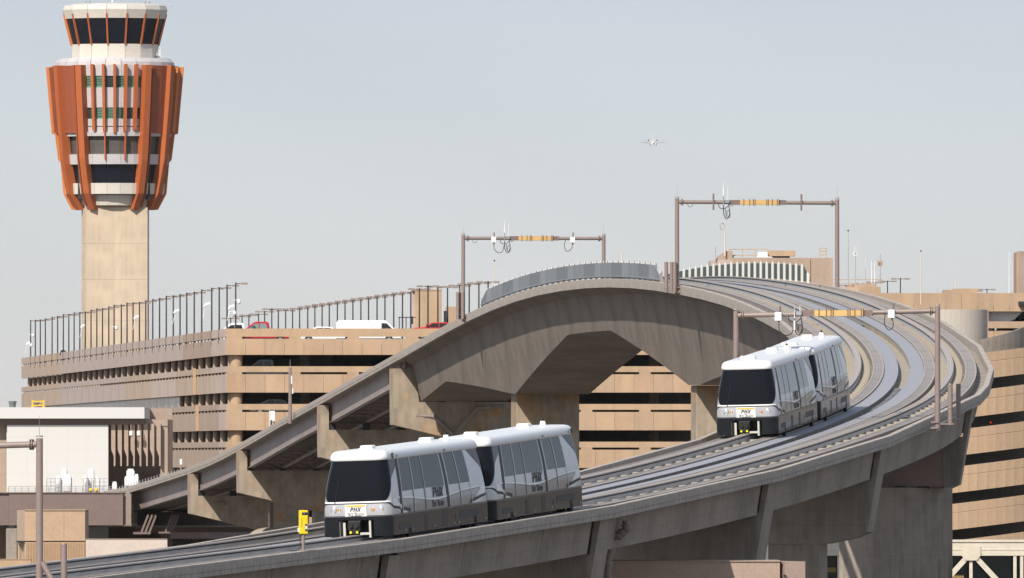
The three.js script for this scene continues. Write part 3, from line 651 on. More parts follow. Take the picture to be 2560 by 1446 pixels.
// rain pipes
function pipe(label, pts, r, m, extra) {
  const t = thing('drain_pipe', label, 'drain pipe', pts[0]), o = pts[0], L = pts.map(p => p.clone().sub(o));
  for (let i = 0; i < L.length - 1; i++) { put('pipe_run', metric(rod(L[i], L[i + 1], r, 12)), m, t); put('elbow', new THREE.SphereGeometry(r * 1.25, 12, 8).translate(L[i + 1].x, L[i + 1].y, L[i + 1].z), m, t); put('collar', metric(rod(L[i].clone().lerp(L[i + 1], .45), L[i].clone().lerp(L[i + 1], .45 + .12 / Math.max(.3, L[i].distanceTo(L[i + 1]))), r * 1.3, 12)), m, t); }
  if (extra) extra(t, o);
  return t;
}
{
  const D = stationAtU(3.9, 1552, 590, 640) - 1.4, p = (u, v, d = 0) => at(u, v, D + d), pm = M(.20, .15, .13, .5);
  pipe('drain pipe bent under the near viaduct, wrapped with a fitting', [p(1565, 1302), p(1567, 1322), p(1548, 1340), p(1530, 1340), p(1519, 1410), p(1517, 1500)], .16, pm);
  const D2 = PIER[4] - 1.2;
  pipe('short rusty drain pipe under the outside of the curve, right of the pipe pair', [at(2402, 1026, D2), at(2401, 1046, D2), at(2384, 1050, D2), at(2378, 1066, D2)], .13, pm);
  const Dc = RPIER[0] - 1.35, q = (u, v) => at(u, v, Dc);
  pipe('pale drain pipe running down and along the tallest ramp pier', [q(1012, 906), q(1013, 929), q(1004, 936), q(1004, 1038), q(1085, 1042), q(1130, 1085)], .13, mat.postPaint);
  pipe('drain pipe in the shade of the tallest ramp pier, sloping to the left', [q(1262, 1016), q(1195, 1020), q(1147, 1075)], .13, mat.concrete);
  const De = RPIER[3] - 1.35, e = (u, v) => at(u, v, De);
  pipe('drain pipe with an elbow on the lowest ramp pier', [e(506, 1182), e(503, 1250), e(508, 1256), e(560, 1258)], .13, mat.postPaint);
}
// pole and aerials on the far side of the ramp
{
  const D = 1085, t = thing('aerial_pole', 'slim grey pole with white aerials above the middle of the ramp', 'pole', at(725, 1060, D)), m = px(D);
  put('pole', metric(cyl(.14, .11, 140 * m, 0, 0, 0, 12)), mat.postPaint, t);
  put('lightning_rod', cyl(.02, .01, 20 * m, 0, 140 * m, 0, 6), mat.steel, t);
  put('aerial', cyl(.06, .06, .6, .12, 100 * m, .1, 10), mat.whiteClean, t); put('aerial', cyl(.06, .06, .4, .2, 75 * m, .1, 10), mat.whiteClean, t);
  const D2 = 1105, c = thing('cell_antenna', 'white panel antenna on a short stand beside the ramp, left of the aerial pole', 'antenna', at(678, 1066, D2));
  put('panel', rbx(.36, .8, .14, .03, .1, .75, 0), mat.whiteClean, c); put('stand', merge([cyl(.03, .03, 1.2, -.14, 0, .05, 8), cyl(.025, .025, .5, .02, 0, .1, 8), cyl(.025, .025, .5, .16, 0, .1, 8)]), mat.whiteClean, c); put('cable_box', merge([bx(.1, .4, .1, 0, .25, .12), bx(.1, .3, .1, .2, .2, .12)]), mat.dark, c);
  const D3 = 1170, s = thing('sensor_pole', 'short post with a white sensor at the ramp near the brown fins', 'sensor', at(452, 1190, D3));
  put('post', cyl(.09, .09, .75, 0, 0, 0, 10), mat.postPaint, s); put('sensor', rbx(.2, .45, .2, .04, 0, 1.1, 0), mat.whiteClean, s);
}
// ------------------------------------------------------------------ parking garage behind, its long side running off to the left
const GD = 1262, gm = px(GD), GX0 = (565 - CX) * gm, GX1 = (1800 - CX) * gm, GY = EYE + (HV - 822) * gm, FLOOR = 3.262;
const SIDE = V3(-30.2, 0, -371).normalize(), SIDELEN = 372;     // direction of the long left side
const lobby = p => V3(GX0, 0, -GD).addScaledVector(SIDE, p);      // plan point p metres along the left side
const sideU = u => { let a = 0, b = 420; for (let i = 0; i < 50; i++) { const m = (a + b) / 2; if (proj(lobby(m))[0] > u) a = m; else b = m; } return a; };
const BANDS = [0, 1, 2, 3, 4, 5, 6];
const rail = k => k ? .50 : .70, slot = .19, drop = 2.27;
{
  const t = thing('parking_garage', 'long peach parking garage behind the ramp, cars on its roof', 'parking garage');
  const peaches = [mat.peach, mat.peachB, M(.465, .315, .205, .85, T.panel)];
  // front
  const panelW = 48.6 * gm, slotStart = 605 * gm - CX * gm, period = 146 * gm, slotW = 117 * gm;
  for (const k of BANDS) {
    const y = GY - k * FLOOR;
    put('top_rail', span(GX0, GX1, y - rail(k), y, -GD - .35, -GD), mat.peach, t);
    const nP = Math.round((GX1 - GX0) / panelW);
    for (let i = 0; i < nP; i++) put('panel', span(GX0 + i * panelW + .01, GX0 + (i + 1) * panelW - .01, y - drop, y - rail(k) - slot, -GD - .33, -GD - .005 - .006 * (i % 3)), peaches[(i * 5 + k * 2) % 3], t);
    // solid pieces between the drain slots
    let x = GX0;
    for (let s = slotStart; s < GX1; s += period) { put('slot_block', span(x, s, y - rail(k) - slot - .001, y - rail(k) + .001, -GD - .33, -GD - .004), mat.peachB, t); x = s + slotW; }
  }
  // corner column and those behind the front openings
  for (const u of [590]) put('column', metric(cyl(.53, .53, GY - 1.5, (u - CX) * gm, 0, -GD - .95, 22)), mat.peach, t);
  for (let u = 760; u < 1800; u += 292) put('column', metric(cyl(.45, .45, GY - 1.5, (u - CX) * gm, 0, -GD - 7, 14)), mat.peachDull, t);
  put('end_wall', span(GX1 - 1.6, GX1, 0, GY - .5, -GD - 6, -GD - .02), mat.peachB, t);
  // floors
  const far = lobby(SIDELEN);
  for (const k of BANDS) {
    const y = GY - k * FLOOR - 1.3, s = new THREE.Shape([[GX0 + .3, GD + .34], [GX1 - .3, GD + .34], [GX1 - .3, GD + 372], [far.x + .3, GD + 371]].map(p => new THREE.Vector2(p[0], p[1])));
    put('floor_slab', metric(new THREE.ExtrudeGeometry(s, { depth: .5, bevelEnabled: false }).rotateX(-Math.PI / 2).translate(0, y - .5, 0)), mat.asphalt, t);
  }
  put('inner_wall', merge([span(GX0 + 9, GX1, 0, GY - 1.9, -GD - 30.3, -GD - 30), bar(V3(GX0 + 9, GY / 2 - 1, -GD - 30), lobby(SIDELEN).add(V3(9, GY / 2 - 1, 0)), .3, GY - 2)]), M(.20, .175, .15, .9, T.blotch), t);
  // left side, seen along its length: bays of ten metres
  const bays = 35, L = SIDELEN / bays, n = V3(SIDE.z, 0, -SIDE.x).normalize(); if (n.x > 0) n.negate();
  const sideMats = [mat.peachDull, mat.greyPanel, M(.54, .425, .36, .85, T.panel), M(.50, .375, .285, .85, T.panel)];
  const yaw = Math.atan2(SIDE.x, SIDE.z);
  const along = (p0, p1, y0, y1, o0, o1) => {   // a box along the left side, o metres outside its line
    const a = lobby((p0 + p1) / 2).addScaledVector(n, (o0 + o1) / 2), g = new THREE.BoxGeometry(Math.abs(o1 - o0), y1 - y0, p1 - p0);
    g.rotateY(yaw); g.translate(a.x, (y0 + y1) / 2, a.z); return metric(g);
  };
  for (const k of BANDS) {
    const y = GY - k * FLOOR;
    for (let i = 0; i < bays; i++) {
      const u = proj(lobby((i + .5) * L))[0];
      const m = k === 0 ? (u > 525 ? sideMats[2] : u > 462 ? sideMats[0] : u > 150 ? sideMats[1] : sideMats[3]) : k === 1 ? (u > 525 ? sideMats[2] : u > 440 ? sideMats[3] : u > 375 ? sideMats[2] : u > 310 ? sideMats[3] : u > 150 ? sideMats[1] : sideMats[3]) : (u > 540 ? sideMats[2] : sideMats[0]);
      put('side_panel', along(i * L + .02, (i + 1) * L - .02, y - drop, y - rail(k) - slot, -.33, 0 + .006 * (i % 2)), m, t);
      put('side_rail', along(i * L + .02, (i + 1) * L - .02, y - rail(k), y, -.33, .006 * (i % 2)), m, t);
    }
    const ties = [];
    for (let p = 2; p < SIDELEN; p += 5) ties.push(along(p, p + .3, y - rail(k) - slot - .01, y - rail(k) + .01, -.16, -.02));
    tag(put('slot_tie', ties, mat.peachDull, t), null, null, null, 'stuff');
    if (k < 6) for (let i = 0; i < bays; i++) { const c = lobby((i + .35) * L).addScaledVector(n, -.72); put('side_column', metric(cyl(.36, .34, FLOOR - drop + .02, c.x, y - FLOOR - .01, c.z, 12)), mat.peachDull, t); }
  }
  // bar screen in the third storey, and two downpipes
  const bars = [], y3 = GY - 2 * FLOOR;
  for (let p = sideU(445); p < sideU(70); p += 2.2) bars.push(along(p, p + .06, y3 - .02, y3 + FLOOR - drop + .02, -.12, -.02));
  for (let p = sideU(400); p < sideU(312); p += 2) bars.push(along(p, p + .06, y3 - FLOOR - .02, y3 - FLOOR + .99, -.12, -.02));
  tag(put('bar_screen', bars, mat.steel, t), null, null, null, 'stuff');
  for (const [u, k] of [[490, 1], [497, 2]]) { const p = sideU(u), y = GY - k * FLOOR; put('downpipe', along(p, p + .5, y - drop + .05, y + .1, .02, .30), mat.peach, t); }
}
// lamp posts along the two roof edges
function lampPost(u, v, D, label, group, arms, w = 1.0, roofY = GY - 1.3) {
  const p = at(u, v, D), t = thing('lamp_post', label, 'lamp post', V3(p.x, roofY, p.z), 0, group), h = p.y - roofY;
  put('pole', cyl(.075, .06, h, 0, 0, 0, 8), M(.028, .03, .032, .6), t);
  for (const s of arms) { put('lamp_head', bx(w * .62, .17, .45, s * (.12 + w * .62), h - .09, 0), M(.27, .215, .19, .6), t); put('arm', bx(w * .36, .07, .08, s * w * .2, h - .09, 0), M(.03, .03, .03, .6), t); }
  return t;
}
{
  const xs = [303, 350, 400, 450, 518, 573, 630, 685, 738, 795, 850, 907, 965, 1022, 1085, 1138, 1210, 1268, 1328, 1392, 1455, 1525, 1593, 1660, 1730, 1798, 1865, 1940, 2015, 2115, 2190, 2268, 2355];
  const ys = [482, 480, 475, 465, 450, 440, 422, 422, 405, 400, 395, 378, 365, 362, 345, 330, 326, 308, 304, 300, 285, 272, 260, 238, 234, 222, 208, 198, 176, 158, 152, 128, 107];
  const nth = n => n + (n % 10 === 1 && n !== 11 ? 'st' : n % 10 === 2 && n !== 12 ? 'nd' : n % 10 === 3 && n !== 13 ? 'rd' : 'th');
  xs.forEach((x, i) => { const u = x / 4, p = sideU(Math.min(u, 566)), D = u > 566 ? GD + .6 + (590 - u) * .1 : -lobby(p).z; lampPost(u, 680 + ys[i] / 4, D + .5, i === 0 ? 'dark lamp post at the far left end of the row on the left roof edge' : i === xs.length - 1 ? 'tallest lamp post of the left roof row, at the garage corner' : `dark lamp post on the left roof edge, ${nth(i + 1)} from the far left end`, 'lamp posts along the left roof edge', [1]); });
  const bx_ = [62, 170, 235, 327, 385, 453, 515, 585, 651, 718, 795, 863, 932, 1000, 1077, 1150, 1225, 1301, 1374, 1455, 1530, 1614, 1697, 1776, 1858, 1940, 2034, 2126, 2242, 2332, 2424, 2512];
  const by = [436, 418, 406, 396, 372, 348, 350, 362, 348, 342, 328, 318, 306, 297, 287, 274, 264, 250, 242, 230, 217, 207, 195, 186, 155, 128, 134, 138, 122, 108, 98, 88];
  bx_.forEach((x, i) => { const v = 680 + by[i] / 3.805; lampPost(560 + x / 3.805, v, 15.3 * F / (HV - v), `two-headed lamp post in the rear roof row, ${nth(i + 1)} from the left, counting from the corner`, 'lamp posts in the rear row on the garage roof', [1, -1], .95); });
  let far = 0, near = 0; const w5 = ['leftmost', 'second from the left', 'middle one', 'second from the right', 'tallest, rightmost'];
  for (const [x, y] of [[225, 692], [392, 674], [520, 659], [641, 650], [770, 625]]) { const v = 540 + y / 4.016, D = 20.2 * F / (HV - v); lampPost(2060 + x / 4.016, v, D, `lamp post with two heads right of the tallest gantry, ${w5[far++]} of five`, 'lamp posts on the far right roof', [1, -1], 1.0, 27); }
  for (const [x, y] of [[1385, 758], [1510, 748], [1640, 733]]) { const v = 540 + y / 4.016, D = 20.2 * F / (HV - v); lampPost(2060 + x / 4.016, v, D, `lamp post heads just above the right garage wall, ${['leftmost', 'middle', 'rightmost'][near++]} of three`, 'lamp posts above the right garage wall', [1, -1], 1.0, 27); }
}
// cameras and floodlights on the posts
{
  const list = [[82, 839, 'c', 'white dome camera high on the leftmost lamp post'], [70, 857, 'f', 'cream floodlight reaching out left of the leftmost lamp post'], [77, 863, 'c', 'white dome camera low on the leftmost lamp post'], [207, 814, 'f', 'white floodlight at the left edge of the tower shaft'], [290, 820, 'c', 'white dome camera in front of the tower shaft, left one'], [340, 792, 'f', 'white floodlight in front of the tower shaft, right one'], [440, 777, 'f', 'white floodlight on the roof edge just right of the tower'], [516, 760, 'f', 'white floodlight between the tower and the garage corner'], [577, 766, 'f', 'white floodlight at the garage corner above the white pickup'], [597, 754, 'c', 'white dome camera on the last post at the garage corner'], [586, 782, 'c', 'white round camera low between the last two corner posts']];
  for (const [u, v, kind, label] of list) {
    const p = sideU(Math.min(u, 566)), D = -lobby(p).z, t = thing(kind === 'c' ? 'security_camera' : 'floodlight', label, kind === 'c' ? 'camera' : 'floodlight', at(u, v, D)); t.scale.setScalar(.78);
    if (kind === 'c') { put('dome', new THREE.SphereGeometry(.20, 12, 8).translate(0, -.1, 0), mat.whiteClean, t); put('hood', cyl(.21, .1, .22, 0, 0, 0, 12), mat.whiteClean, t); put('arm', bx(.6, .06, .06, -.3, .15, 0), mat.whiteClean, t); }
    else { put('head', bx(.62, .26, .3, .1, 0, 0).rotateZ(.25), mat.whiteClean, t); put('bracket', bar(V3(-.1, -.2, 0), V3(-.45, -1.6, 0), .05, .05), mat.whiteClean, t); put('lens', new THREE.CylinderGeometry(.12, .16, .2, 10).translate(-.2, -.2, .05), mat.whiteClean, t); }
  }
}
// vehicles
const paint = (r, g, b) => gloss(r, g, b, .3, { clearcoat: .7, clearcoatRoughness: .05 });
const carGlass = gloss(.015, .02, .025, .06), tyre = M(.015, .015, .016, .9);
const KINDS = {
  pickup: { out: [[-2.75, .55], [-2.78, .95], [-2.6, 1.08], [-1.35, 1.16], [-.55, 1.80], [-.35, 1.88], [.55, 1.88], [.72, 1.80], [.80, 1.20], [2.8, 1.20], [2.85, .6], [2.5, .5], [-2.5, .5]], win: [[[-1.12, 1.20], [-.48, 1.72], [-.12, 1.76], [-.12, 1.20]], [[-.02, 1.20], [-.02, 1.76], [.5, 1.76], [.66, 1.20]]], w: 1.9, ax: 1.75 },
  van: { out: [[2.75, .5], [2.85, 1.0], [2.25, 1.25], [1.62, 1.85], [1.45, 1.98], [-2.6, 2.0], [-2.75, 1.85], [-2.8, .5]], win: [[[2.05, 1.28], [1.55, 1.78], [1.10, 1.80], [1.10, 1.28]]], w: 1.95, ax: 1.75 },
  saloon: { out: [[-2.3, .5], [-2.35, .8], [-2.1, .95], [-1.2, 1.02], [-.55, 1.42], [.7, 1.45], [1.5, 1.05], [2.25, .98], [2.35, .6], [2.2, .45], [-2.1, .45]], win: [[[-.98, 1.04], [-.48, 1.37], [.05, 1.39], [.05, 1.04]], [[.13, 1.04], [.13, 1.39], [.65, 1.38], [1.2, 1.04]]], w: 1.78, ax: 1.4 },
};
function vehicle(name, label, kind, pos, flip, m, turn = 0, glass = carGlass) {
  const k = KINDS[kind], t = thing(name, label, kind === 'saloon' ? 'car' : kind, pos, turn + (flip ? Math.PI : 0));
  const s = new THREE.Shape(k.out.map(p => new THREE.Vector2(p[0], p[1])));
  put('body', new THREE.ExtrudeGeometry(s, { depth: k.w - .16, bevelEnabled: true, bevelThickness: .08, bevelSize: .05, bevelSegments: 2 }).translate(0, 0, -k.w / 2 + .08), m, t);
  for (const z of [-1, 1]) {
    for (const w of k.win) put('window', prism(w, z > 0 ? k.w / 2 - .01 : -k.w / 2 - .01, z > 0 ? k.w / 2 + .012 : -k.w / 2 + .012), glass, t);
    for (const x of [-k.ax, k.ax]) { const w = put('wheel', new THREE.CylinderGeometry(.36, .36, .24, 18).rotateX(Math.PI / 2).translate(x, .36, z * (k.w / 2 - .1)), tyre, t); put('rim', new THREE.CylinderGeometry(.2, .2, .25, 12).rotateX(Math.PI / 2).translate(x, .36, z * (k.w / 2 - .09)), mat.steel, w); }
    put('mirror', rbx(.16, .14, .2, .04, kind === 'van' ? 1.75 : -.95, 1.22, z * (k.w / 2 + .1)), tyre, t);
  }
  if (kind === 'pickup') put('bed', bx(1.75, .04, 1.55, 1.85, 1.215, 0), tyre, t);
  return t;
}
{
  const roof = GY - 1.3, P = (u, D) => V3((u - CX) * D / F, roof, -D);
  vehicle('pickup_truck', 'red pickup truck on the garage roof near the corner', 'pickup', P(650, 1265.4), false, paint(.45, .012, .025), 0, gloss(.18, .28, .27, .1));
  vehicle('pickup_truck', 'white pickup truck on the garage roof beside the red one', 'pickup', P(590, 1300).add(V3(0, .2, 0)), false, paint(.75, .76, .78));
  vehicle('cargo_van', 'white windowless cargo van on the garage roof', 'van', P(922, 1265.4), false, paint(.82, .82, .82));
  vehicle('parked_car', 'red car on the garage roof left of the peach stair tower', 'saloon', P(1095, 1272).add(V3(0, .45, 0)), false, paint(.5, .02, .02));
  vehicle('parked_car', 'white car showing only through the slots of the roof parapet', 'saloon', P(812, 1265.4), true, paint(.8, .8, .78));
  vehicle('pickup_truck', 'dark pickup in the top opening of the garage, right of the round column', 'pickup', V3((660 - CX) * gm, roof - FLOOR, -GD - 2.2), false, paint(.04, .045, .05));
  vehicle('parked_car', 'dark car in the second opening of the garage, right of the round column', 'saloon', V3((690 - CX) * gm, roof - 2 * FLOOR + .25, -GD - 2.2), true, paint(.10, .10, .095));
}
// stair tower and vent box on the garage roof
{
  const D = 1330, t = thing('stair_tower', 'peach stair tower behind the rear row of lamp posts', 'stair tower', V3(at(1067, 0, D).x, GY - 1.3, -D));
  const m = px(D), h = EYE + (HV - 727) * m - (GY - 1.3);
  put('wall', span(-30 * m, 36 * m, 0, h, -4, 0), mat.peach, t); put('side_wall', span(-38 * m, -30 * m, 0, h - .05, -4, -.3), mat.greyPanel, t); put('coping', span(-39 * m, 37 * m, h, h + .12, -4.1, .05), mat.peachB, t);
  const b = thing('vent_box', 'low beige vent box with a dark louvre behind the bridge ramp', 'vent', V3(at(1125, 0, D).x, GY - 1.3, -D));
  const hb = EYE + (HV - 767) * m - (GY - 1.3);
  put('casing', span(-12 * m, 22 * m, 0, hb, -3, 0), mat.peachB, b); put('louvre', span(-16 * m, -5 * m, hb * .25, hb * .9, -2.4, .03), mat.dark, b);
  const c = thing('gate_stand', 'small dark frame with a board in front of the stair tower', 'gate', V3(at(1030, 0, 1300).x, GY - 1.3, -1300));
  const mc = px(1300), g = EYE + (HV - 794) * mc - (GY - 1.3);
  put('frame', merge([bx(.08, g, .08, -32 * mc, g / 2, 0), bx(.08, g, .08, -15 * mc, g / 2, 0), bx(44 * mc, .08, .08, -13 * mc, g, 0)]), mat.dark, c); put('board', bx(6 * mc, 19 * mc, .1, 0, g - 7 * mc, 0), mat.dark, c);
}
// a worker looking over the left parapet
{
  const { MarchingCubes } = await import('three/addons/objects/MarchingCubes.js');
  const J = [[[0, 1.52, 0], [0, 1.38, 0], .085, .075], [[0, 1.38, 0], [0, 1.0, 0], .17, .16], [[-.17, 1.38, 0], [.17, 1.38, 0], .09, .09], [[0, 1.0, 0], [0, .9, 0], .17, .17], [[-.2, 1.38, 0], [-.28, 1.1, .06], .07, .055], [[-.28, 1.1, .06], [-.2, .95, .26], .05, .04], [[.2, 1.38, 0], [.28, 1.1, .06], .07, .055], [[.28, 1.1, .06], [.2, .95, .26], .05, .04], [[-.09, .9, 0], [-.1, .48, .02], .10, .075], [[-.1, .48, .02], [-.1, .07, 0], .07, .05], [[.09, .9, 0], [.1, .48, .02], .10, .075], [[.1, .48, .02], [.1, .07, 0], .07, .05], [[-.1, .05, 0], [-.1, .04, .16], .05, .04], [[.1, .05, 0], [.1, .04, .16], .05, .04]];
  const N = 72, mc = new MarchingCubes(N, new THREE.MeshStandardMaterial(), false, false, 60000), R = 1.0, C = V3(0, .85, .05);
  mc.isolation = 0;
  for (let z = 0; z < N; z++) for (let y = 0; y < N; y++) for (let x = 0; x < N; x++) {
    const p = V3((x / N - .5) * 2 * R, (y / N - .5) * 2 * R, (z / N - .5) * 2 * R).add(C); let acc = 0;
    for (const [a, b, r0, r1] of J) { const A = V3(...a), d = V3(...b).sub(A), k = Math.max(0, Math.min(1, p.clone().sub(A).dot(d) / (d.lengthSq() || 1))), dist = p.distanceTo(A.addScaledVector(d, k)) - (r0 + (r1 - r0) * k); acc += Math.exp(-dist * 28); }
    mc.field[x + y * N + z * N * N] = Math.log(acc + 1e-12) / 28;
  }
  mc.update();
  const g = new THREE.BufferGeometry(), pa = mc.positionArray.slice(0, mc.count * 3), na = mc.normalArray.slice(0, mc.count * 3);
  for (let i = 0; i < pa.length; i += 3) { pa[i] = pa[i] * R + C.x; pa[i + 1] = pa[i + 1] * R + C.y; pa[i + 2] = pa[i + 2] * R + C.z; }
  g.setAttribute('position', new THREE.BufferAttribute(pa, 3)); g.setAttribute('normal', new THREE.BufferAttribute(na, 3));
  const D = -lobby(sideU(151)).z, t = thing('person', 'person in dark clothes and white cap at the left end of the roof parapet', 'person', V3(at(151, 0, D).x + .25, GY - 1.28, -D), -.3);
  put('body', g, M(.02, .018, .018, .9), t);
  put('head', merge([new THREE.SphereGeometry(.105, 16, 12).scale(.9, 1.15, 1).translate(0, 1.62, .02), new THREE.SphereGeometry(.02, 8, 6).translate(0, 1.61, .125), new THREE.SphereGeometry(.025, 8, 6).translate(-.095, 1.62, .01), new THREE.SphereGeometry(.025, 8, 6).translate(.095, 1.62, .01)]), M(.35, .2, .14, .7), t);
  put('cap', merge([new THREE.SphereGeometry(.118, 16, 8, 0, 6.284, 0, 1.5).translate(0, 1.66, .01), new THREE.CylinderGeometry(.14, .15, .02, 14, 1, false, -1, 2).translate(0, 1.665, .05)]), mat.whiteClean, t);
}
// ------------------------------------------------------------------ right side: upper garage, spiral ramp, roofs and masts beyond
{
  const D = 1335, m = px(D), t = thing('upper_garage', 'peach upper garage wall at the right, white cars in its opening', 'parking garage', null);
  const Y = v => EYE + (HV - v) * m, X = u => (u - CX) * m;
  const jointW = 40 * m;
  for (let i = 0, x = X(2085); x < X(2760); x += jointW, i++) put('panel', span(x + .012, x + jointW - .012, Y(779), Y(733), -D - .4, -D - .008 * (i % 2)), [mat.peach, mat.peachB][i % 2], t);
  put('rail', span(X(2085), X(2760), Y(821), Y(804), -D - .4, -D), mat.peachB, t);
  for (let i = 0, x = X(2085); x < X(2760); x += jointW, i++) { put('panel', span(x + .012, x + jointW - .012, Y(902), Y(828), -D - .4, -D - .008 * (i % 2)), [mat.peachB, mat.peach][i % 2], t); }
  put('far_wing', span(X(2760) + .1, X(7000), 0, Y(733), -D - 40, -D - .1), mat.peachB, t);
  put('wall_below', span(X(2085), X(2760), 0, Y(902) - .02, -D - .6, -D - .1), mat.peachB, t);
  for (const [a, b] of [[2085, 2300], [2395, 2472], [2640, 2680]]) put('slot_block', span(X(a), X(b), Y(828) - .01, Y(821) + .01, -D - .38, -D - .01), mat.peachB, t);
  put('pier', span(X(2440), X(2472), Y(804), Y(779), -D - .5, -D - .02), mat.peachB, t);
  put('floor_slab', span(X(2085), X(2760), Y(833), Y(826), -D - 40, -D - .41), mat.deck, t);
  put('roof_slab', span(X(2085), X(2760), Y(772), Y(764), -D - 40, -D - .41), mat.deck, t);
  put('inner_wall', span(X(2496), X(2760), Y(826), Y(772), -D - 4.6, -D - 4.4), mat.peach, t);
  put('floodlight', bx(.7, .35, .5, X(2556), Y(759), -D + .3), mat.dark, t);
  for (const [u, lab] of [[2527, 'white car in the opening of the upper garage wall, nearer to the grey drum'], [2600, 'white car in the opening of the upper garage wall, at the right picture edge']]) vehicle('parked_car', lab, 'van', V3(X(u), Y(826) - .25, -D - 2.2), u > 2580, paint(.8, .8, .8));
}
// the same garage goes on to the right, and a long terminal stands across from the curve, both beyond the picture
{
  const t = thing('terminal_building', 'long tan terminal beyond the right picture edge, mirrored in the train sides', 'building', V3(150, 0, -1010), -.9);
  const coolBand = M(.22, .22, .235, .7, T.panel);
  for (let k = 0; k < 9; k++) { put('band', bx(330, 2.1, .5, 0, 1.1 + k * 3.3, 0), k % 2 ? coolBand : mat.concrete, t); for (let i = 0; i < 12; i++) put('pier', bx(4 + (i * 7 + k) % 5, 1.2, .3, -160 + i * 28, 2.75 + k * 3.3, -.1), mat.concrete, t); }
  put('glazing', bx(330, 30, 20, 0, 15, -11), carGlass, t);
}
// spiral ramp: bands climbing to the right round a grey drum
{
  const D = 1312, R = 13, m = px(D - R), cx = (2385 - CX) * px(D), t = thing('spiral_ramp', 'spiral car ramp at the right with peach bands rising to the right, dark gaps between', 'ramp', V3(cx, 0, -D));
  put('drum', metric(cyl(3.05, 3.05, EYE + (HV - 775) * px(D), 0, 0, 0, 40)), M(.51, .46, .405, .9, T.panel), t);
  const slope = .118, pan = 22, a0 = -1.45, a1 = 1.45;
  // y of a band's lower edge in front, from the photo row at its middle
  const secBase = [2520 - 2385, 942];
  for (let i = 0; i < 9; i++) {
    const v = 939 + 92.2 * i, uRef = (2520 - 2385) * m, aRef = Math.asin(uRef / R), yb = EYE + (HV - v) * m - slope * R * aRef;
    const h0 = 0, h1 = 65 * m, g0 = h1 * .62, ring = (a, r, y) => V3(Math.sin(a) * r, yb + slope * R * a + y, Math.cos(a) * r);
    const sec = [[R, h0], [R, g0], [R - .03, g0 + .02], [R - .03, g0 + .07], [R, g0 + .09], [R, h1], [R - .3, h1], [R - .3, h0]];
    const strip = (p, A, B, n) => {
      const P = []; for (let k = 0; k < n; k++) { const x0 = A + (B - A) * k / n, x1 = A + (B - A) * (k + 1) / n; for (let e = 0; e < p.length; e++) { const q = (e + 1) % p.length, a = ring(x0, ...p[e]), b = ring(x1, ...p[e]), c = ring(x1, ...p[q]), d = ring(x0, ...p[q]); P.push(...a, ...b, ...c, ...a, ...c, ...d); } }
      const g = new THREE.BufferGeometry(); g.setAttribute('position', new THREE.Float32BufferAttribute(P, 3)); g.computeVertexNormals(); return metric(g);
    };
    for (let k = 0; k < pan; k++) { const A = a0 + (a1 - a0) * k / pan + .0004, B = a0 + (a1 - a0) * (k + 1) / pan - .0004; put('panel', strip(sec, A, B, 2), (k + i) % 3 ? mat.peach : mat.peachB, t); }
    put('inner_wall', strip([[R - 6, .9], [R - 6, 3.3], [R - 6.2, 3.3], [R - 6.2, .9]], a0, a1, 24), mat.concrete, t);
    put('roadway', strip([[R - .3, .55], [R - .3, .95], [3.1, .95], [3.1, .55]], a0, a1, 26), mat.asphalt, t);
  }
  put('tail_lamp', new THREE.SphereGeometry(.09, 8, 6).translate((2467 - 2385) * m, EYE + (HV - 1061) * m + .15, R - .9), new THREE.MeshStandardMaterial({ color: 0x220400, emissive: 0xff3a08, emissiveIntensity: .5 }), t);
}
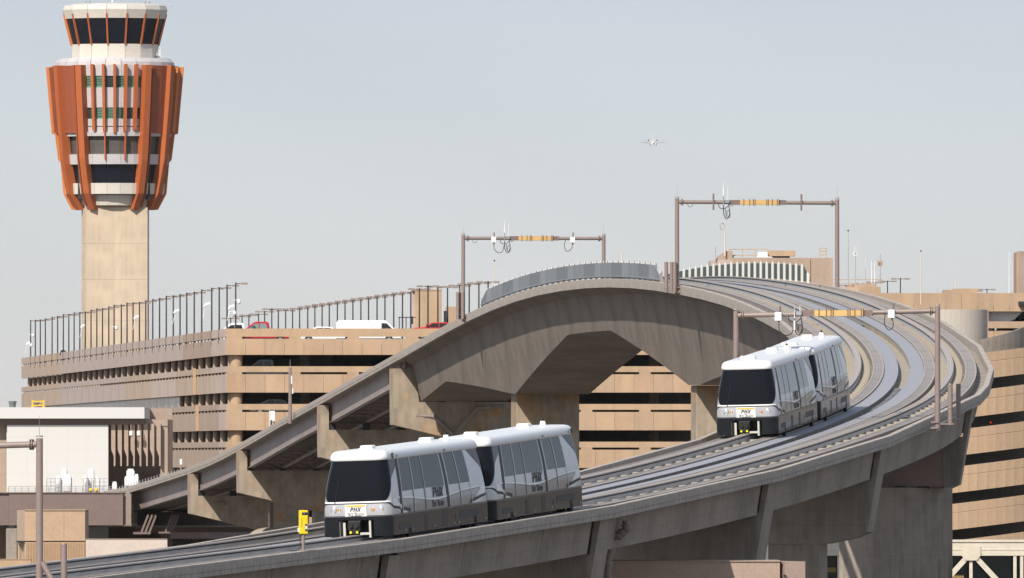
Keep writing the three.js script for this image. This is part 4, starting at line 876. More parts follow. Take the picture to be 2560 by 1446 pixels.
// building blocks on the far roof
{
  const D = 1500, m = px(D), base = EYE + (HV - 800) * m, Y = v => EYE + (HV - v) * m, X = u => (u - CX) * m;
  const t = thing('roof_building', 'tan windowless roof building behind the bridge crest, with a railing and a duct on top', 'building', V3(0, 0, -D));
  put('wall', span(X(1832), X(2083), base, Y(645), -14, 0), mat.peachDull, t);
  put('wall', span(X(1776), X(1832), base, Y(651), -14, -.2), mat.greyPanel, t);
  put('stair_head', prism([[X(1790), Y(651)], [X(1796), Y(640)], [X(1816), Y(628)], [X(1832), Y(628)], [X(1832), Y(651)]], -4, -.3), mat.peachDull, t);
  put('downpipe', span(X(2023), X(2026), base, Y(648), 0, .12), mat.peach, t);
  const rl = []; for (const u of [1825, 1858, 1890, 1920]) rl.push(bx(.09, 26 * m, .09, X(u), Y(635), -2)); for (const v of [623, 638]) rl.push(bx(X(1922) - X(1824), .08, .08, X(1873), Y(v), -2));
  put('railing', merge(rl), mat.peach, t);
  const hp = []; for (const u of [2052, 2068]) hp.push(bx(.09, 26 * m, .09, X(u), Y(633), -3)); for (const v of [620, 628, 637]) hp.push(bx(X(2069) - X(2051), .08, .08, X(2060), Y(v), -3));
  put('ladder_hoop', merge(hp), mat.peach, t);
  const d = thing('roof_unit', 'beige roof duct with a dark gap beneath on the tan roof building', 'air handler', V3(X(1955), Y(644), -D - 3));
  put('casing', bx(70 * m, 14 * m, 2.4, 0, 11 * m, 0), mat.peachB, d); put('feet', merge([bx(46 * m, 4 * m, 2, -2 * m, 2 * m, -.2)]), mat.dark, d);
  const w = thing('roof_unit', 'white box unit beside the beige roof duct', 'air handler', V3(X(1908), Y(644), -D - 2.2));
  put('casing', rbx(26 * m, 13 * m, 2, .1, 0, 7 * m, 0), mat.whiteClean, w); put('base', bx(40 * m, 2 * m, 2.2, 4 * m, 1 * m, 0), mat.whiteClean, w);
  const k = thing('roof_unit', 'small black box at the left end of the roof railing', 'roof fitting', V3(X(1831), Y(644), -D - 1)); put('casing', bx(8 * m, 6 * m, 1, 0, 3 * m, 0), mat.dark, k); put('stalk', merge([cyl(.04, .04, .5, -8 * m, 0, 0, 6), cyl(.04, .04, .35, -6 * m, 0, 0, 6)]), mat.dark, k);
  // low roofs to the right of it
  const l = thing('low_roof', 'low peach and tan roofs between the tan building and the right garage', 'building', V3(0, 0, -D - 20));
  put('block', span(X(2083), X(2215), base, Y(712), -8, 0), mat.peachB, l); put('block', span(X(2136), X(2205), base, Y(705), -10, -1), mat.peachDull, l); put('block', span(X(2112), X(2158), base, Y(722), 0, 1.5), mat.whiteClean, l);
  put('rail', merge([bx(140 * m, .07, .07, X(2150), Y(693), -2), bx(140 * m, .07, .07, X(2150), Y(703), -2)]), mat.peachB, l);
  const f = thing('roof_block', 'flat peach roof block above the right garage wall', 'building', V3(X(2415), Y(740), -D)); put('block', span(-30 * m, 30 * m, 0, 18 * m, -4, 0), mat.peach, f); put('block', span(-55 * m, -30 * m, 0, 15 * m, -4, -.4), mat.peachB, f);
  const b = thing('lift_tower', 'grey-brown lift tower at the right picture edge with a thin mast', 'building', V3(X(2560), Y(760), -D + 40)); put('shaft', span(-46 * m, 62 * m, 0, 118 * m, -9, 0), M(.37, .275, .225, .85, T.panel), b); put('corner', span(-51 * m, -46 * m, 0, 116 * m, -9, -.3), mat.peachB, b); put('louvre', merge([bx(6 * m, 12 * m, .1, -28 * m, 84 * m, .04), bx(3 * m, 50 * m, .06, -26 * m, 45 * m, .03)]), mat.dark, b);
}
// masts and aerials against the sky
function mast(label, u, v0, v1, D, w, m, top) {
  const p = at(u, v0, D), t = thing('mast', label, 'mast', p), h = (v0 - v1) * px(D);
  put('pole', metric(cyl(w * px(D) / 2, w * px(D) / 3, h, 0, 0, 0, 8)), m, t);
  if (top === 'ball') put('finial', new THREE.SphereGeometry(2.2 * px(D), 10, 8).translate(0, h, 0), mat.dark, t);
  if (top === 'ring') { put('dish', new THREE.TorusGeometry(5 * px(D), 1.2 * px(D), 8, 20).translate(0, h - 8 * px(D), 0), mat.whiteClean, t); put('tip', merge([cyl(.03, .02, 12 * px(D), -2 * px(D), h, 0, 5), cyl(.03, .02, 12 * px(D), 2 * px(D), h, 0, 5)]), mat.whiteClean, t); }
  if (top === 'array') { put('panels', merge([bx(3 * px(D), 14 * px(D), .3, -5 * px(D), h - 22 * px(D), 0), bx(3 * px(D), 14 * px(D), .3, 5 * px(D), h - 22 * px(D), 0), bx(8 * px(D), 10 * px(D), .3, 0, h - 24 * px(D), -.2)]), mat.peachB, t); }
  if (top === 'bars') put('bars', merge([bx(8 * px(D), .08, .08, 2 * px(D), h * .72, 0), bx(8 * px(D), .08, .08, 2 * px(D), h * .36, 0)]), mat.white, t);
  if (top === 'loop') put('loop', new THREE.TorusGeometry(8 * px(D), .05, 6, 20).scale(.7, 1, 1).translate(-7 * px(D), h - 10 * px(D), 0), mat.steel, t);
  return t;
}
const pale = M(.66, .56, .46, .7), thin = M(.40, .39, .38, .6);
mast('cream mast standing on the left end of the tan roof building', 1813, 640, 556, 1500, 4, pale, 'loop');
mast('short grey rod at the left of the tan roof building', 1789, 652, 616, 1500, 3, thin);
mast('tall thin mast with a ball right of the tallest gantry', 2121, 715, 577, 1520, 2.6, thin, 'ball');
mast('mast carrying a round dish right of the tallest gantry', 2139, 712, 627, 1525, 3, thin, 'ring');
mast('mast with cream antenna panels, right of the round dish', 2201, 706, 636, 1525, 3, thin, 'array');
mast('tall thin mast with a ball behind the right garage', 2303, 762, 628, 1320, 2.8, pale, 'ball');
mast('thin white rod between the dish and the antenna panels, left one', 2164, 708, 645, 1527, 1.6, mat.whiteClean);
mast('thin white rod between the dish and the antenna panels, thicker one', 2180, 708, 652, 1527, 3, mat.whiteClean);
mast('thin white rod just left of the antenna panels', 2188, 708, 654, 1527, 3, mat.whiteClean);
mast('white mast with short crossbars in front of the lift tower', 2524, 735, 628, 1455, 3.4, mat.whiteClean, 'bars');
mast('small pale mast on the flat roof block', 2391, 724, 697, 1500, 3, pale);
mast('pale distant pole behind the crest screen', 1555, 680, 630, 1800, 4, pale);
mast('tall distant pole with a ball left of the bridge crest', 1236, 760, 652, 1750, 3, pale, 'ball');
// footbridge truss at the bottom right
{
  const D = 950, m = px(D), X = u => (u - CX) * m, Y = v => EYE + (HV - v) * m, t = thing('truss_bridge', 'cream steel truss bridge at the bottom right behind the columns', 'footbridge', V3(0, 0, -D));
  const c = M(.66, .59, .485, .5, T.fine), tilt = -.006;
  put('top_chord', merge([span(X(2050), X(2700), Y(1390), Y(1353), -.45, 0), span(X(2050), X(2700), Y(1356), Y(1350), -.5, .08), span(X(2050), X(2700), Y(1376), Y(1374), 0, .03)]), c, t);
  put('gusset_plate', prism([[X(2405), Y(1366)], [X(2405), Y(1390)], [X(2413), Y(1402)], [X(2443), Y(1402)], [X(2452), Y(1390)], [X(2452), Y(1366)]], .03, .10), c, t);
  for (const u of [2098, 2428, 2538, 2555]) put('upright', span(X(u - 4), X(u + 4), Y(1600), Y(1391), -.3, -.05), c, t);
  for (const [a, b] of [[[2418, 1394], [2340, 1480]], [[2440, 1394], [2520, 1480]], [[2640, 1394], [2565, 1480]]]) put('diagonal', bar(V3(X(a[0]), Y(a[1]), -.1), V3(X(b[0]), Y(b[1]), -.1), .25, .34), c, t);
  put('bottom_chord', span(X(2050), X(2700), Y(1560), Y(1530), -.45, 0), c, t);
  put('glazing', span(X(2050), X(2700), Y(1540), Y(1389), -2.0, -1.9), gloss(.006, .010, .008, .15), t);
  put('roof', span(X(2050), X(2700), Y(1360), Y(1352), -3.2, -.5), c, t);
  put('floor', span(X(2050), X(2700), Y(1560), Y(1550), -3.2, -.5), mat.deck, t);
  for (const [u, v] of [[2400, 1438], [2080, 1420]]) put('seat', span(X(u - 16), X(u + 12), Y(v + 12), Y(v), -1.8, -1.4), M(.25, .17, .07, .8), t);
  for (const u of [2250, 2650]) put('support', span(X(u) - .6, X(u) + .6, 0, Y(1560), -2.4, -.8), mat.concrete, t);
}
// low brown building in front of the near piers
{
  const D = 627, m = px(D), X = u => (u - CX) * m, Y = v => EYE + (HV - v) * m, t = thing('clad_building', 'low brown clad building in front of the near piers at the bottom edge', 'building', V3(0, 0, -D));
  const c = M(.42, .31, .245, .7, T.fine);
  put('wall', span(X(1250), X(1950), 0, Y(1405), -7, 0), c, t);
  put('coping', span(X(1250), X(1952), Y(1405), Y(1403), -7, .06), c, t);
  put('return_wall', bx(.9, Y(1404.5), 3.4, X(1950) + .22, Y(1404.5) / 2, -1.6, .26), M(.40, .30, .25, .7, T.fine), t);
  put('roof', span(X(1250), X(1950), Y(1408), Y(1406), -7, -.1), mat.deck, t);
  put('wall_lamp', bx(.12, .12, .15, X(1962), Y(1441), .3), mat.dark, t);
  const w = thing('white_canopy', 'corner of a white canopy peeping over the brown clad building', 'canopy', at(1490, 1407, 634));
  const k = px(634);
  put('fascia', prism([[-26 * k, -14 * k], [-24 * k, 1 * k], [18 * k, 14 * k], [22 * k, -14 * k]], -2, 0), M(.80, .77, .70, .6), w); put('leg', bx(.12, at(0, 1418, 634).y, .12, 0, -at(0, 1418, 634).y / 2 - .2, -1), mat.steel, w);
}
// ------------------------------------------------------------------ control tower, aircraft, and the left foreground
{
  const D = 2780, m = px(D), base = at(286.5, 0, D), t = thing('control_tower', 'tall airport control tower with an orange finned crown and a dark glass cab', 'control tower', V3(base.x, 0, -D));
  const Y = v => EYE + (HV - v) * m, off = 3.6 * Math.PI / 180;
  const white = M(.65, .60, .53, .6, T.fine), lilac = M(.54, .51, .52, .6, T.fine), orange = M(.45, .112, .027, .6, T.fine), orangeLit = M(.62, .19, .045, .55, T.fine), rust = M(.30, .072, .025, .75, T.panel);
  // ring of n flat faces between two heights and radii (px), each face a mesh of its own
  const facet = (n, k, r0, v0, r1, v1, thick, rot, gap = .0) => {
    const s = [], a0 = rot + (k - .5) * 2 * Math.PI / n + gap, a1 = rot + (k + .5) * 2 * Math.PI / n - gap, P = (r, a, v) => V3(Math.sin(a) * r * m, Y(v), Math.cos(a) * r * m);
    const A = [P(r0, a0, v0), P(r0, a1, v0), P(r1, a1, v1), P(r1, a0, v1)], B = [P(r0 - thick, a0, v0), P(r0 - thick, a1, v0), P(r1 - thick, a1, v1), P(r1 - thick, a0, v1)];
    const q = (a, b, c, d) => s.push(...a, ...b, ...c, ...a, ...c, ...d);
    q(A[0], A[1], A[2], A[3]); q(B[1], B[0], B[3], B[2]); for (let i = 0; i < 4; i++) { const j = (i + 1) % 4; q(A[j], A[i], B[i], B[j]); }
    const g = new THREE.BufferGeometry(); g.setAttribute('position', new THREE.Float32BufferAttribute(s, 3)); g.computeVertexNormals(); return metric(g);
  };
  const ringOf = (name, n, r0, v0, r1, v1, thick, rot, mt, gap = .002, keep = () => true) => { for (let k = 0; k < n; k++) { const a = ((rot + k * 2 * Math.PI / n + Math.PI) % (2 * Math.PI)) - Math.PI; if (Math.cos(a) < -.25) continue; if (keep(a)) put(name, facet(n, k, r0, v0, r1, v1, thick, rot, gap), typeof mt === 'function' ? mt(a, k) : mt, t); } };
  // shaft: a square with cut corners
  const sh = new THREE.Shape([[-71, -82], [83.5, -82], [83.5, 82], [-82, 82], [-82, -40]].map(p => new THREE.Vector2(p[0] * m, p[1] * m)));
  const shaftM = M(.58, .465, .345, .85, T.panel);
  const lifts = [1600, 1340, 1190, 1040, 900, 803, 700, 610, 520].map(v => Math.max(0, Y(v)));
  for (let i = 0; i < lifts.length - 1; i++) if (lifts[i + 1] - lifts[i] > .1) put('shaft', metric(new THREE.ExtrudeGeometry(sh, { depth: lifts[i + 1] - lifts[i] - .03, bevelEnabled: false }).rotateX(-Math.PI / 2).translate(0, lifts[i] + .015, 0)), shaftM, t);
  put('shaft_core', span(-70 * m, 80 * m, 0, Y(500), -70 * m, 78 * m), shaftM, t);
  // crown body, from below: collar, white bands, glass, bands, louvres, windows
  const N = 24, r = v => v < 335 ? 150 - (v - 165) * .075 : v < 415 ? 137 - (v - 335) * .10 : 127 - (v - 415) * .09;
  const glassD = gloss(.008, .009, .016, .08, { specularIntensity: .4 }), louv = M(.10, .088, .080, .6, T.coarse), green = gloss(.10, .27, .175, .12), greenD = gloss(.015, .05, .04, .1);
  const band = (name, v0, v1, mt, dr = 0, th = 6) => ringOf(name, N, r(v1) + dr, v1, r(v0) + dr, v0, th, 0, mt);
  put('core', merge([span(-90 * m, 90 * m, Y(500), Y(160), -90 * m, 90 * m), cyl(100 * m, 112 * m, Y(150) - Y(500), 0, Y(500), 0, 24)]), M(.03, .03, .03, .8), t);
  band('band', 165, 193, lilac); band('window', 193, 222, (a, k) => (k * 5) % 3 ? green : greenD, -3); band('band', 222, 272, lilac); band('window', 272, 300, (a, k) => (k * 7) % 4 < 2 ? green : greenD, -3); band('band', 300, 333, lilac); band('ledge', 333, 343, lilac, 6, 12);
  band('louvre', 343, 388, louv, -5); band('ledge', 388, 413, lilac, 5, 12); band('lower_window', 413, 461, glassD, -6); band('white_band', 460, 487, white, 3, 10);
  ringOf('white_band', N, 99, 515, 105, 489, 12, 0, white);
  ringOf('glazing_bar', N, r(333) + 1, 320, r(300) + 1, 318, 3, 0, louv);
  // window mullions: thin dark rails
  for (const v of [200, 206, 213, 279, 286, 293]) ringOf('transom', N, r(v) - 1, v + 1, r(v) - 1, v, 3, 0, louv);
  // tall blades every 30 degrees, a leaning outline that turns in below
  const blade = (a, w, pts, mt) => { const s = new THREE.Shape(pts.map(p => new THREE.Vector2(p[0] * m, Y(p[1])))); const g = new THREE.ExtrudeGeometry(s, { depth: w * m, bevelEnabled: false }).translate(0, 0, -w * m / 2); g.rotateY(Math.PI / 2 * -1 + a); put('blade', metric(g), mt, t); };
  for (let k = -4; k <= 4; k++) {
    const deg = [-117, -87, -59, -31, null, 31, 59, 87, 117][k + 4]; if (deg === null) continue;
    const a = deg * Math.PI / 180, outer = Math.abs(deg) > 80;
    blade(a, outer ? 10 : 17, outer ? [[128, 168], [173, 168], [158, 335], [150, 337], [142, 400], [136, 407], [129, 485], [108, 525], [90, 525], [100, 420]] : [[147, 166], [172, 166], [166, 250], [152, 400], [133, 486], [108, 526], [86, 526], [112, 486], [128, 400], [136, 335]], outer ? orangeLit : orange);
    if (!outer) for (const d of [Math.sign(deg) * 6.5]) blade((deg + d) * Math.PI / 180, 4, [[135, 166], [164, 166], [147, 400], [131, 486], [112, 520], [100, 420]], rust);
  }
  // thin fins over the front windows
  for (const [d, v, w] of [[-19.5, 330, 7], [-9, 332, 6.5], [1.2, 335, 6.5], [11.5, 332, 7], [21.5, 328, 7], [-8.5, 402, 3], [12, 402, 3]]) blade(d * Math.PI / 180, w, [[r(165) - 2, 166], [r(165) + 13, 164], [r(v) + 11, v], [r(v) - 2, v]], orange);
  // rust walls between the blades
  ringOf('rust_wall', 48, r(335) + 10, 335, 160, 167, 6, 0, rust, .0, a => { const d = Math.abs(a) * 180 / Math.PI; return d > 32 && d < 84; });
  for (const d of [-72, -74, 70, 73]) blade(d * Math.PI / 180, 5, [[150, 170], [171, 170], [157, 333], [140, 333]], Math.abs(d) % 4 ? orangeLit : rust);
  // ring roof, drum, cab
  ringOf('ring_roof', N, 150, 166, 149, 157, 16, 0, a => Math.abs(a) < .25 ? white : lilac, .004); ringOf('ring_roof', N, 149, 157, 141, 149, 30, 0, lilac, .004);
  put('ring_deck', cyl(141 * m, 139 * m, 3 * m, 0, Y(150.5), 0, 32), lilac, t);
  ringOf('drum_panel', 16, 110, 149, 110, 112, 10, off, white, .004);
  ringOf('cab_pane', 16, 109, 112.5, 126, 47, 4, off, glassD, .0);
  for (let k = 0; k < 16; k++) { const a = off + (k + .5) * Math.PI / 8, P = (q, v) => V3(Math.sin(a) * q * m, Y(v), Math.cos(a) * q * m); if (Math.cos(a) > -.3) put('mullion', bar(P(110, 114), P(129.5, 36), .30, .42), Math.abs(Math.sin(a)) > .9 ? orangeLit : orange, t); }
  ringOf('roof_panel', 16, 127.5, 48, 133, 26, 12, off, white, .004); ringOf('roof_panel', 16, 133, 26, 129, 15, 20, off, white, .004); ringOf('roof_panel', 16, 129, 15, 110, 11.5, 20, off, white, .004);
  put('roof_top', cyl(112 * m, 110 * m, 2 * m, 0, Y(13), 0, 16), white, t);
  put('cab_core', cyl(90 * m, 100 * m, 70 * m, 0, Y(118), 0, 24), M(.01, .01, .012, .7), t);
  for (const [u, v] of [[146, 16], [426, 12]]) put('roof_lamp', new THREE.SphereGeometry(2.2 * m, 8, 6).translate((u - 286.5) * m, Y(v), 0), mat.white, t);
  put('roof_dish', new THREE.SphereGeometry(3.4 * m, 10, 8).translate(-6 * m, Y(4.5), 10 * m), mat.white, t);
  put('roof_rod', merge([215, 224, 363, 374].map(u => cyl(.12, .08, 9 * m, (u - 286.5) * m, Y(12), 30 * m, 6))), M(.2, .2, .2), t);
  const lad = []; for (let k = 0; k < 6; k++) lad.push(bx(16 * m, .12, .12, 106 * m, Y(126 + k * 4), 38 * m)); for (const x of [98, 114]) lad.push(bx(.14, 26 * m, .14, x * m, Y(134), 38 * m));
  put('ladder_rail', merge(lad), mat.white, t); put('roof_fixture', bx(12 * m, 2 * m, 2 * m, 107 * m, Y(143), 40 * m), mat.dark, t);
}
// aircraft far off, seen from behind as it comes down
{
  const D = 14000, m = px(D), p = at(1634, 357, D), t = thing('aircraft', 'small twin-engine jet flying far off in the sky, seen nose on', 'aircraft', p, .12);
  const g = M(.62, .62, .64, .5), d = M(.12, .12, .14, .6), w = 66 * m;
  put('fuselage', merge([new THREE.SphereGeometry(4.0 * m, 18, 12).scale(1, 1.05, 4), cyl(4 * m, 1.2 * m, 30 * m, 0, 0, 0, 16).rotateX(-Math.PI / 2).translate(0, .4 * m, -4 * m)]), M(.78, .77, .75, .4), t);
  for (const s of [-1, 1]) {
    put('wing', prism([[s * 3 * m, -2.6 * m], [s * 33 * m, 1.6 * m], [s * 33 * m, 2.2 * m], [s * 3 * m, -.4 * m]], -8 * m, 0), M(.30, .31, .33, .5), t);
    const e = put('engine', cyl(2.4 * m, 2.0 * m, 9 * m, 0, 0, 0, 16).rotateX(Math.PI / 2).translate(s * 10.5 * m, 6.5 * m, -22 * m), g, t); put('intake', new THREE.CircleGeometry(2.1 * m, 16).translate(s * 10.5 * m, 6.5 * m, -12.9 * m), d, e);
    put('pylon', bx(7 * m, 1 * m, 5 * m, s * 6 * m, 5.5 * m, -18 * m), g, t);
    const l = put('landing_gear', rod(V3(s * 7 * m, -1 * m, -2 * m), V3(s * 7 * m, -6 * m, -2 * m), .5 * m, 8), d, t); put('tyre', new THREE.CylinderGeometry(1.4 * m, 1.4 * m, 1.8 * m, 12).rotateZ(Math.PI / 2).translate(s * 7 * m, -6 * m, -2 * m), d, l);
    put('landing_light', new THREE.SphereGeometry(1.3 * m, 10, 8).translate(s * 5 * m, -2.4 * m, 1 * m), new THREE.MeshStandardMaterial({ color: 0xffffff, emissive: 0xfff4e0, emissiveIntensity: 1.0 }), t);
  }
  put('windscreen', bx(5 * m, 1.2 * m, .8 * m, 0, 2.2 * m, 13.4 * m), d, t);
  put('tail_fin', prism([[-.5 * m, 3 * m], [-.4 * m, 18 * m], [.4 * m, 18 * m], [.5 * m, 3 * m]], -34 * m, -24 * m), g, t);
  put('tailplane', bx(20 * m, .7 * m, 5 * m, 0, 17.5 * m, -30 * m), g, t);
}
// station building at the left: white roof slab, white wall, brown fins
{
  const D = 1238, m = px(D), X = u => (u - CX) * m, Y = v => EYE + (HV - v) * m, t = thing('station_building', 'low station building at the left with a thick white roof slab and white panel wall', 'building', V3(0, 0, -D));
  const wm = M(.57, .565, .545, .55), br = M(.40, .30, .235, .7, T.fine);
  put('roof_slab', span(X(-260), X(361), Y(1047), Y(1019), -18, .75), wm, t);
  put('soffit_beam', span(X(-260), X(361), Y(1062), Y(1047) - .02, -1.6, -.2), mat.brownPaint, t);
  for (let i = 0; i < 5; i++) for (let j = 0; j < 6; j++) put('wall_panel', span(X(17 + i * 50.6) + .002, X(17 + (i + 1) * 50.6) - .002, Y(1063 + (j + 1) * 30.4) + .002, Y(1063 + j * 30.4) - .002, -.5, .002 * ((i + j) % 2)), wm, t);
  put('wall_back', span(X(15), X(270), 0, Y(1064), -.7, -.51), wm, t);
  put('side_wall', span(X(-260), X(14), 0, Y(1050), -2.4, -1.2), br, t);
  put('lintel', span(X(270), X(418), Y(1066), Y(1049), -2.0, -.8), br, t); put('frame_post', span(X(400), X(418), 0, Y(1062), -2.0, -.9), br, t);
  for (let i = 0; i < 8; i++) { const x = X(277 + i * 16.2), w = 10.5 * m; put('fin', prism([[x, Y(1060)], [x + w, Y(1060)], [x + w, Y(1166)], [x + w * .62, Y(1166)], [x + w * .62, Y(1142)], [x, Y(1124)]].reverse(), -.75, -.3), br, t); }
  put('rear_wall', span(X(-260), X(418), 0, Y(1020), -19, -18.1), br, t); put('right_wall', span(X(418), X(419), 0, Y(1049), -18, -2.01), br, t);
  for (const u of [327, 346]) { const f = thing('hanging_light', u < 340 ? 'white floodlight hanging under the station roof, left one of two' : 'white floodlight hanging under the station roof, right one of two', 'floodlight', V3(X(u), Y(1062), -D + .6)); put('housing', rbx(8 * m, 12 * m, .3, .05, 0, -22 * m, 0), mat.whiteClean, f); put('rod', cyl(.03, .03, 17 * m, 0, -17 * m, 0, 6), mat.peachDull, f); put('lens', bx(5 * m, 3 * m, .2, 1 * m, -29 * m, 0), mat.dark, f); }
  const y = Y(1019);
  const hv = thing('roof_vent', 'grey round vent cowl on the white roof slab at the left edge', 'vent', V3(X(26.5), y, -D - 4)); put('stack', cyl(8 * m, 8 * m, 9 * m, 0, 0, 0, 16), M(.13, .15, .15, .6), hv); put('cowl', cyl(9 * m, 10.5 * m, 8 * m, 0, 8 * m, 0, 16), M(.12, .14, .14, .6), hv);
  const h2 = thing('roof_vent', 'grey vent cowl behind the yellow frame on the white roof', 'vent', V3(X(84), y, -D - 6)); put('stack', cyl(6 * m, 6 * m, 10 * m, 0, 0, 0, 14), M(.14, .15, .15, .6), h2); put('cowl', cyl(8 * m, 9 * m, 9 * m, 0, 9 * m, 0, 14), M(.13, .15, .15, .6), h2);
  const yf = thing('yellow_frame', 'yellow steel frame on the white roof slab', 'frame', V3(X(91.5), y, -D - 3)), ym = M(.80, .42, .02, .5);
  for (const x of [-14, 14]) { put('leg', bx(3.4 * m, 19 * m, .3, x * m, 9.5 * m, 0), ym, yf); put('foot', bx(7 * m, 3 * m, .4, x * m, 1.5 * m, 0), ym, yf); }
  put('crossbar', bx(28 * m, 3.4 * m, .25, 0, 15 * m, 0), ym, yf); put('crossbar', bx(28 * m, 3 * m, .25, 0, 5 * m, 0), ym, yf);
}
// steel girder that carries the line on to the left, with white plant and railings above
{
  const D = 1199, m = px(D), X = u => (u - CX) * m, Y = v => EYE + (HV - v) * m, t = thing('plate_girder', 'deep brown steel girder at the left, where the ramp ends', 'girder', V3(0, 0, -D));
  put('web', span(X(22), X(307), Y(1314), Y(1234), -7, 0), mat.brownPaint, t); put('web', span(X(-200), X(21.5), Y(1314), Y(1234), -7, -.12), mat.brownPaint, t);
  put('end_post', span(X(307) + .02, X(327), Y(1314), Y(1236), -7, -.4), M(.31, .24, .20, .6, T.fine), t);
  put('flange', span(X(308), X(329), Y(1316), Y(1313), -7, -.1), mat.brownPaint, t); put('flange', span(X(-200), X(307), Y(1234), Y(1232), -7.2, .1), mat.brownPaint, t);
  put('deck', span(X(-200), X(330), Y(1236), Y(1233.5), -50, -7), mat.deck, t);
  for (const u of [30]) { const c = thing('girder_column', 'pale concrete column under the left girder', 'column', V3(X(u), 0, -D + 1)); put('shaft', rbx(28 * m, Y(1322), 1.4, .08, 0, Y(1322) / 2, 0), mat.concrete, c); put('bearing', bx(14 * m, 8 * m, .7, 0, Y(1318), 0), mat.dark, c); }
  // platform deck that shades what lies beneath
  const f = thing('platform', 'dark deck with hangers and girders below the ramp end', 'platform', null);
  put('deck', span(X(-200), X(800), Y(1320), Y(1316), -D - 62, -D - 8), mat.concrete, f);
  put('beam', span(X(420), X(620), Y(1349), Y(1333), -D - 9, -D - 8), mat.girderPaint, f); put('beam', span(X(330), X(700), Y(1332), Y(1318), -D - 16, -D - 15), mat.brownPaint, f);
  put('beam', span(X(332), X(640), Y(1334), Y(1282), -D - 15, -D - 13.5), mat.brownPaint, f);
  put('back_wall', span(X(-200), X(800), 0, Y(1316), -D - 62, -D - 61), mat.concrete, f);
  for (const u of [352, 362, 372, 412, 420, 428]) put('hanger', bar(at(u + 18, 1288, D - 2), at(u, 1334, D - 2), .16, .16), mat.brownPaint, f);
  put('walkway', merge([span(X(335), X(378), Y(1336), Y(1331), -D + 1, -D + 3), span(X(398), X(440), Y(1334), Y(1330), -D + 1, -D + 3)]), mat.brownPaint, f);
  // plant
  const W = (u0, u1, v0, v1, label, d = 0) => { const k = thing('plant_cabinet', label, 'plant cabinet', V3(X((u0 + u1) / 2), Y(1233.5), -D - 10 - d)); const w = (u1 - u0) * m, h = (1233.5 - v0) * m; put('casing', rbx(w, h, 1.2, .06, 0, h / 2, 0), mat.whiteClean, k); put('door', bx(w * .8, h * .5, .04, 0, h * .32, .62), mat.white, k); put('cap', bx(w * .6, .12, .8, 0, h + .06, 0), mat.whiteClean, k); };
  W(143, 158, 1176, 1234, 'tall white cabinet in front of the white wall, left pair, narrower one'); W(148, 170, 1191, 1234, 'wide white cabinet in the left pair before the white wall', -1.5); W(131, 142, 1194, 1234, 'small white cabinet leftmost of the group before the white wall', -.7);
  W(211, 226, 1176, 1234, 'tall white cabinet alone at the right of the white wall'); W(229, 240, 1197, 1234, 'short grey-white cabinet right of the tall single one'); W(200, 209, 1192, 1234, 'narrow white cabinet left of the tall single one', -.8);
  const Q = (u0, u1, v0, v1, label) => { const DD = 1222, mm = px(DD), k = thing('plant_cabinet', label, 'plant cabinet', at((u0 + u1) / 2, v1, DD)); const w = (u1 - u0) * mm, h = (v1 - v0) * mm; put('casing', rbx(w, h, 1, .06, 0, h / 2, 0), mat.whiteClean, k); put('cap', bx(w * .7, .14, .7, 0, h + .07, 0), mat.whiteClean, k); };
  Q(316, 336, 1177, 1216, 'tallest white unit in front of the dark fins'); Q(336, 346, 1190, 1214, 'lower white unit right of the tallest one before the fins'); Q(311, 316, 1196, 1220, 'slim white unit left of the tallest one before the fins'); Q(280, 292, 1209, 1230, 'small white unit near the corner of the white wall'); 
  const r = []; const rs = thing('railing', 'thin white railing along the deck before the white wall', 'railing', V3(0, Y(1233.5), -D - 7.4));
  for (let u = 12; u < 278; u += 17) r.push(u);
  for (const u of r) put('post', cyl(.03, .03, 15.5 * m, X(u), 0, 0, 6), mat.steel, rs); for (const v of [15.5, 10, 5]) put('rail', bx(266 * m, .045, .045, X(145), v * m, 0), mat.steel, rs);
  const c2 = thing('railing', 'taller grey pipe cage round the cabinets on the left deck', 'railing', V3(0, Y(1233.5), -D - 8.2));
  for (const [a, b] of [[108, 172], [200, 262]]) { for (let u = a; u <= b; u += 10.5) put('post', cyl(.025, .025, 36 * m, X(u), 0, 0, 6), mat.steel, c2); for (const v of [36, 27, 18, 9]) put('rail', bx((b - a) * m, .04, .04, X((a + b) / 2), v * m, 0), mat.steel, c2); }
  const sm = thing('railing', 'white posts of a railing following the ramp edge', 'railing', null);
  for (let u = 284; u < 446; u += 7.2) { const DD = 1215 - (u - 284) * .2, v = u < 406 ? 1226 - (u - 284) * .30 : 1189.5 - (u - 406) * .26, p = at(u, v + 7, DD); put('post', bx(.07, 14 * m, .07, p.x, p.y + 5 * m, p.z), mat.steel, sm); }
  const lamps = thing('warning_lamps', 'pair of yellow lamps on the deck before the tall white cabinet', 'lamp', V3(X(227), Y(1226), -D - 7)); for (const x of [-7, 7]) { put('lens', new THREE.SphereGeometry(4.6 * m, 12, 10).translate(x * m, 0, 0), M(.85, .50, .02, .4), lamps); put('stem', cyl(.05, .05, 7 * m, x * m, -8 * m, 0, 6), mat.dark, lamps); }
}
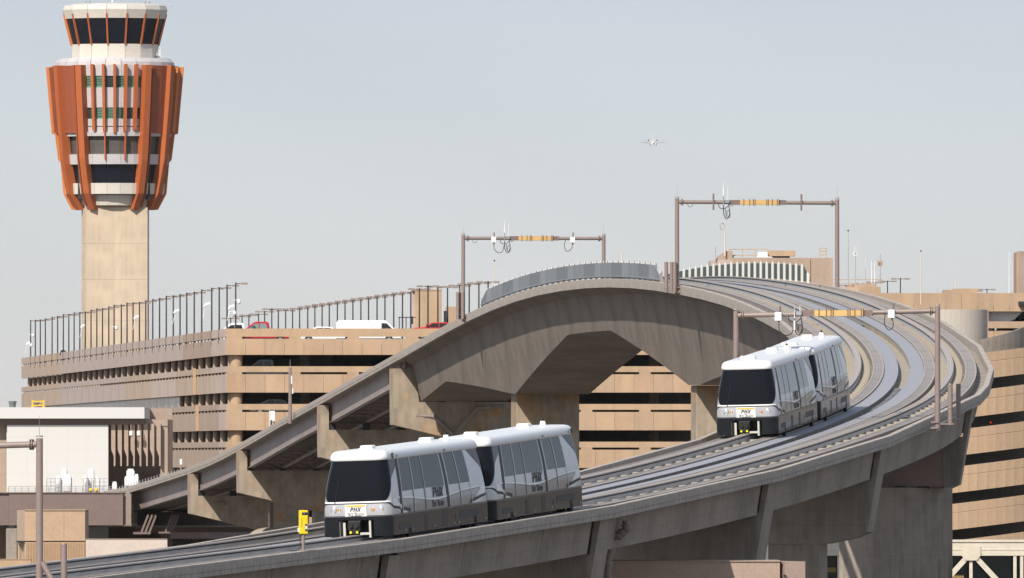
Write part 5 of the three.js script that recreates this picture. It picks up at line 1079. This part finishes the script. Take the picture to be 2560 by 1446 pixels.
// beige block building and pale wall lower left
{
  const D = 1075, m = px(D), X = u => (u - CX) * m, Y = v => EYE + (HV - v) * m, t = thing('beige_building', 'beige windowless block with ribbed lower storey at the lower left', 'building', V3(0, 0, -D));
  const a = M(.50, .345, .23, .8, T.fine), b = M(.50, .375, .265, .8, T.fine), c = M(.50, .335, .21, .8, T.fine);
  put('wall', span(X(61), X(159), Y(1353), Y(1277), -9, 0), a, t); put('wall', span(X(159) + .015, X(212), Y(1353), Y(1277), -9, 0), a, t);
  put('corner_wall', prismPlan([[X(38), -3.2], [X(61), 0], [X(61), -9], [X(38), -9]], Y(1353), Y(1277.5)), b, t);
  put('coping', span(X(60), X(213), Y(1277), Y(1275.5), -9, .08), a, t);
  put('recess', span(X(40), X(211), Y(1356), Y(1353), -9, -.08), mat.dark, t);
  const lower = put('lower_wall', span(X(62), X(212), 0, Y(1356), -9, -.06), c, t), ribs = []; for (let u = 64; u < 211; u += 4) put('rib', span(X(u), X(u + 2), 0, Y(1357), -.06, .0), c, t);
  put('lower_corner', prismPlan([[X(40), -3.1], [X(62), -.07], [X(62), -9], [X(40), -9]], 0, Y(1356)), b, t);
  put('downpipe', cyl(.09, .09, Y(1362), X(45), 0, -2, 8), c, t);
  const w = thing('pale_wall', 'pale pinkish wall right of the beige block', 'wall', V3(0, 0, -D + .4)); put('wall', span(X(214), X(418), 0, Y(1349), -.5, 0), M(.62, .52, .455, .8, T.fine), w); put('coping', span(X(214), X(418), Y(1349), Y(1348), -.55, .05), M(.62, .52, .455, .8, T.fine), w);
  const l = thing('low_wall', 'low peach wall at the bottom left corner behind the gantry post', 'wall', V3(0, 0, -D + 25)); put('wall', span(X(-120), X(105), 0, Y(1394), -.5, 0), mat.peach, l); put('coping', span(X(-120), X(105), Y(1394), Y(1392.5), -.55, .05), mat.peach, l);
  const e = thing('pier_stub', 'rounded concrete footing with a brown post below the lowest ramp pier', 'footing', at(672, 1345, 1130)); put('mound', new THREE.SphereGeometry(1.6, 20, 12).scale(1, .5, 1), mat.concreteWarm, e); put('post', cyl(.2, .2, 2.4, .15, .3, 0, 10), mat.brownPaint, e);
}
function prismPlan(pts, y0, y1) { const s = new THREE.Shape(pts.map(p => new THREE.Vector2(p[0], -p[1]))); return metric(new THREE.ExtrudeGeometry(s, { depth: y1 - y0, bevelEnabled: false }).rotateX(-Math.PI / 2).translate(0, y0, 0)); }
// ------------------------------------------------------------------ apron
{
  const g = put('ground', metric(new THREE.PlaneGeometry(40000, 40000, 8, 8).rotateX(-Math.PI / 2).translate(0, 0, -14000)), M(.165, .15, .13, .95, T.blotch), scene);
  tag(g, null, null, null, 'structure');
}
// thin warm haze over the airfield
scene.fog = new THREE.FogExp2(new THREE.Color().setRGB(.84, .86, .88), 0.000008);
renderer.render(scene, camera);
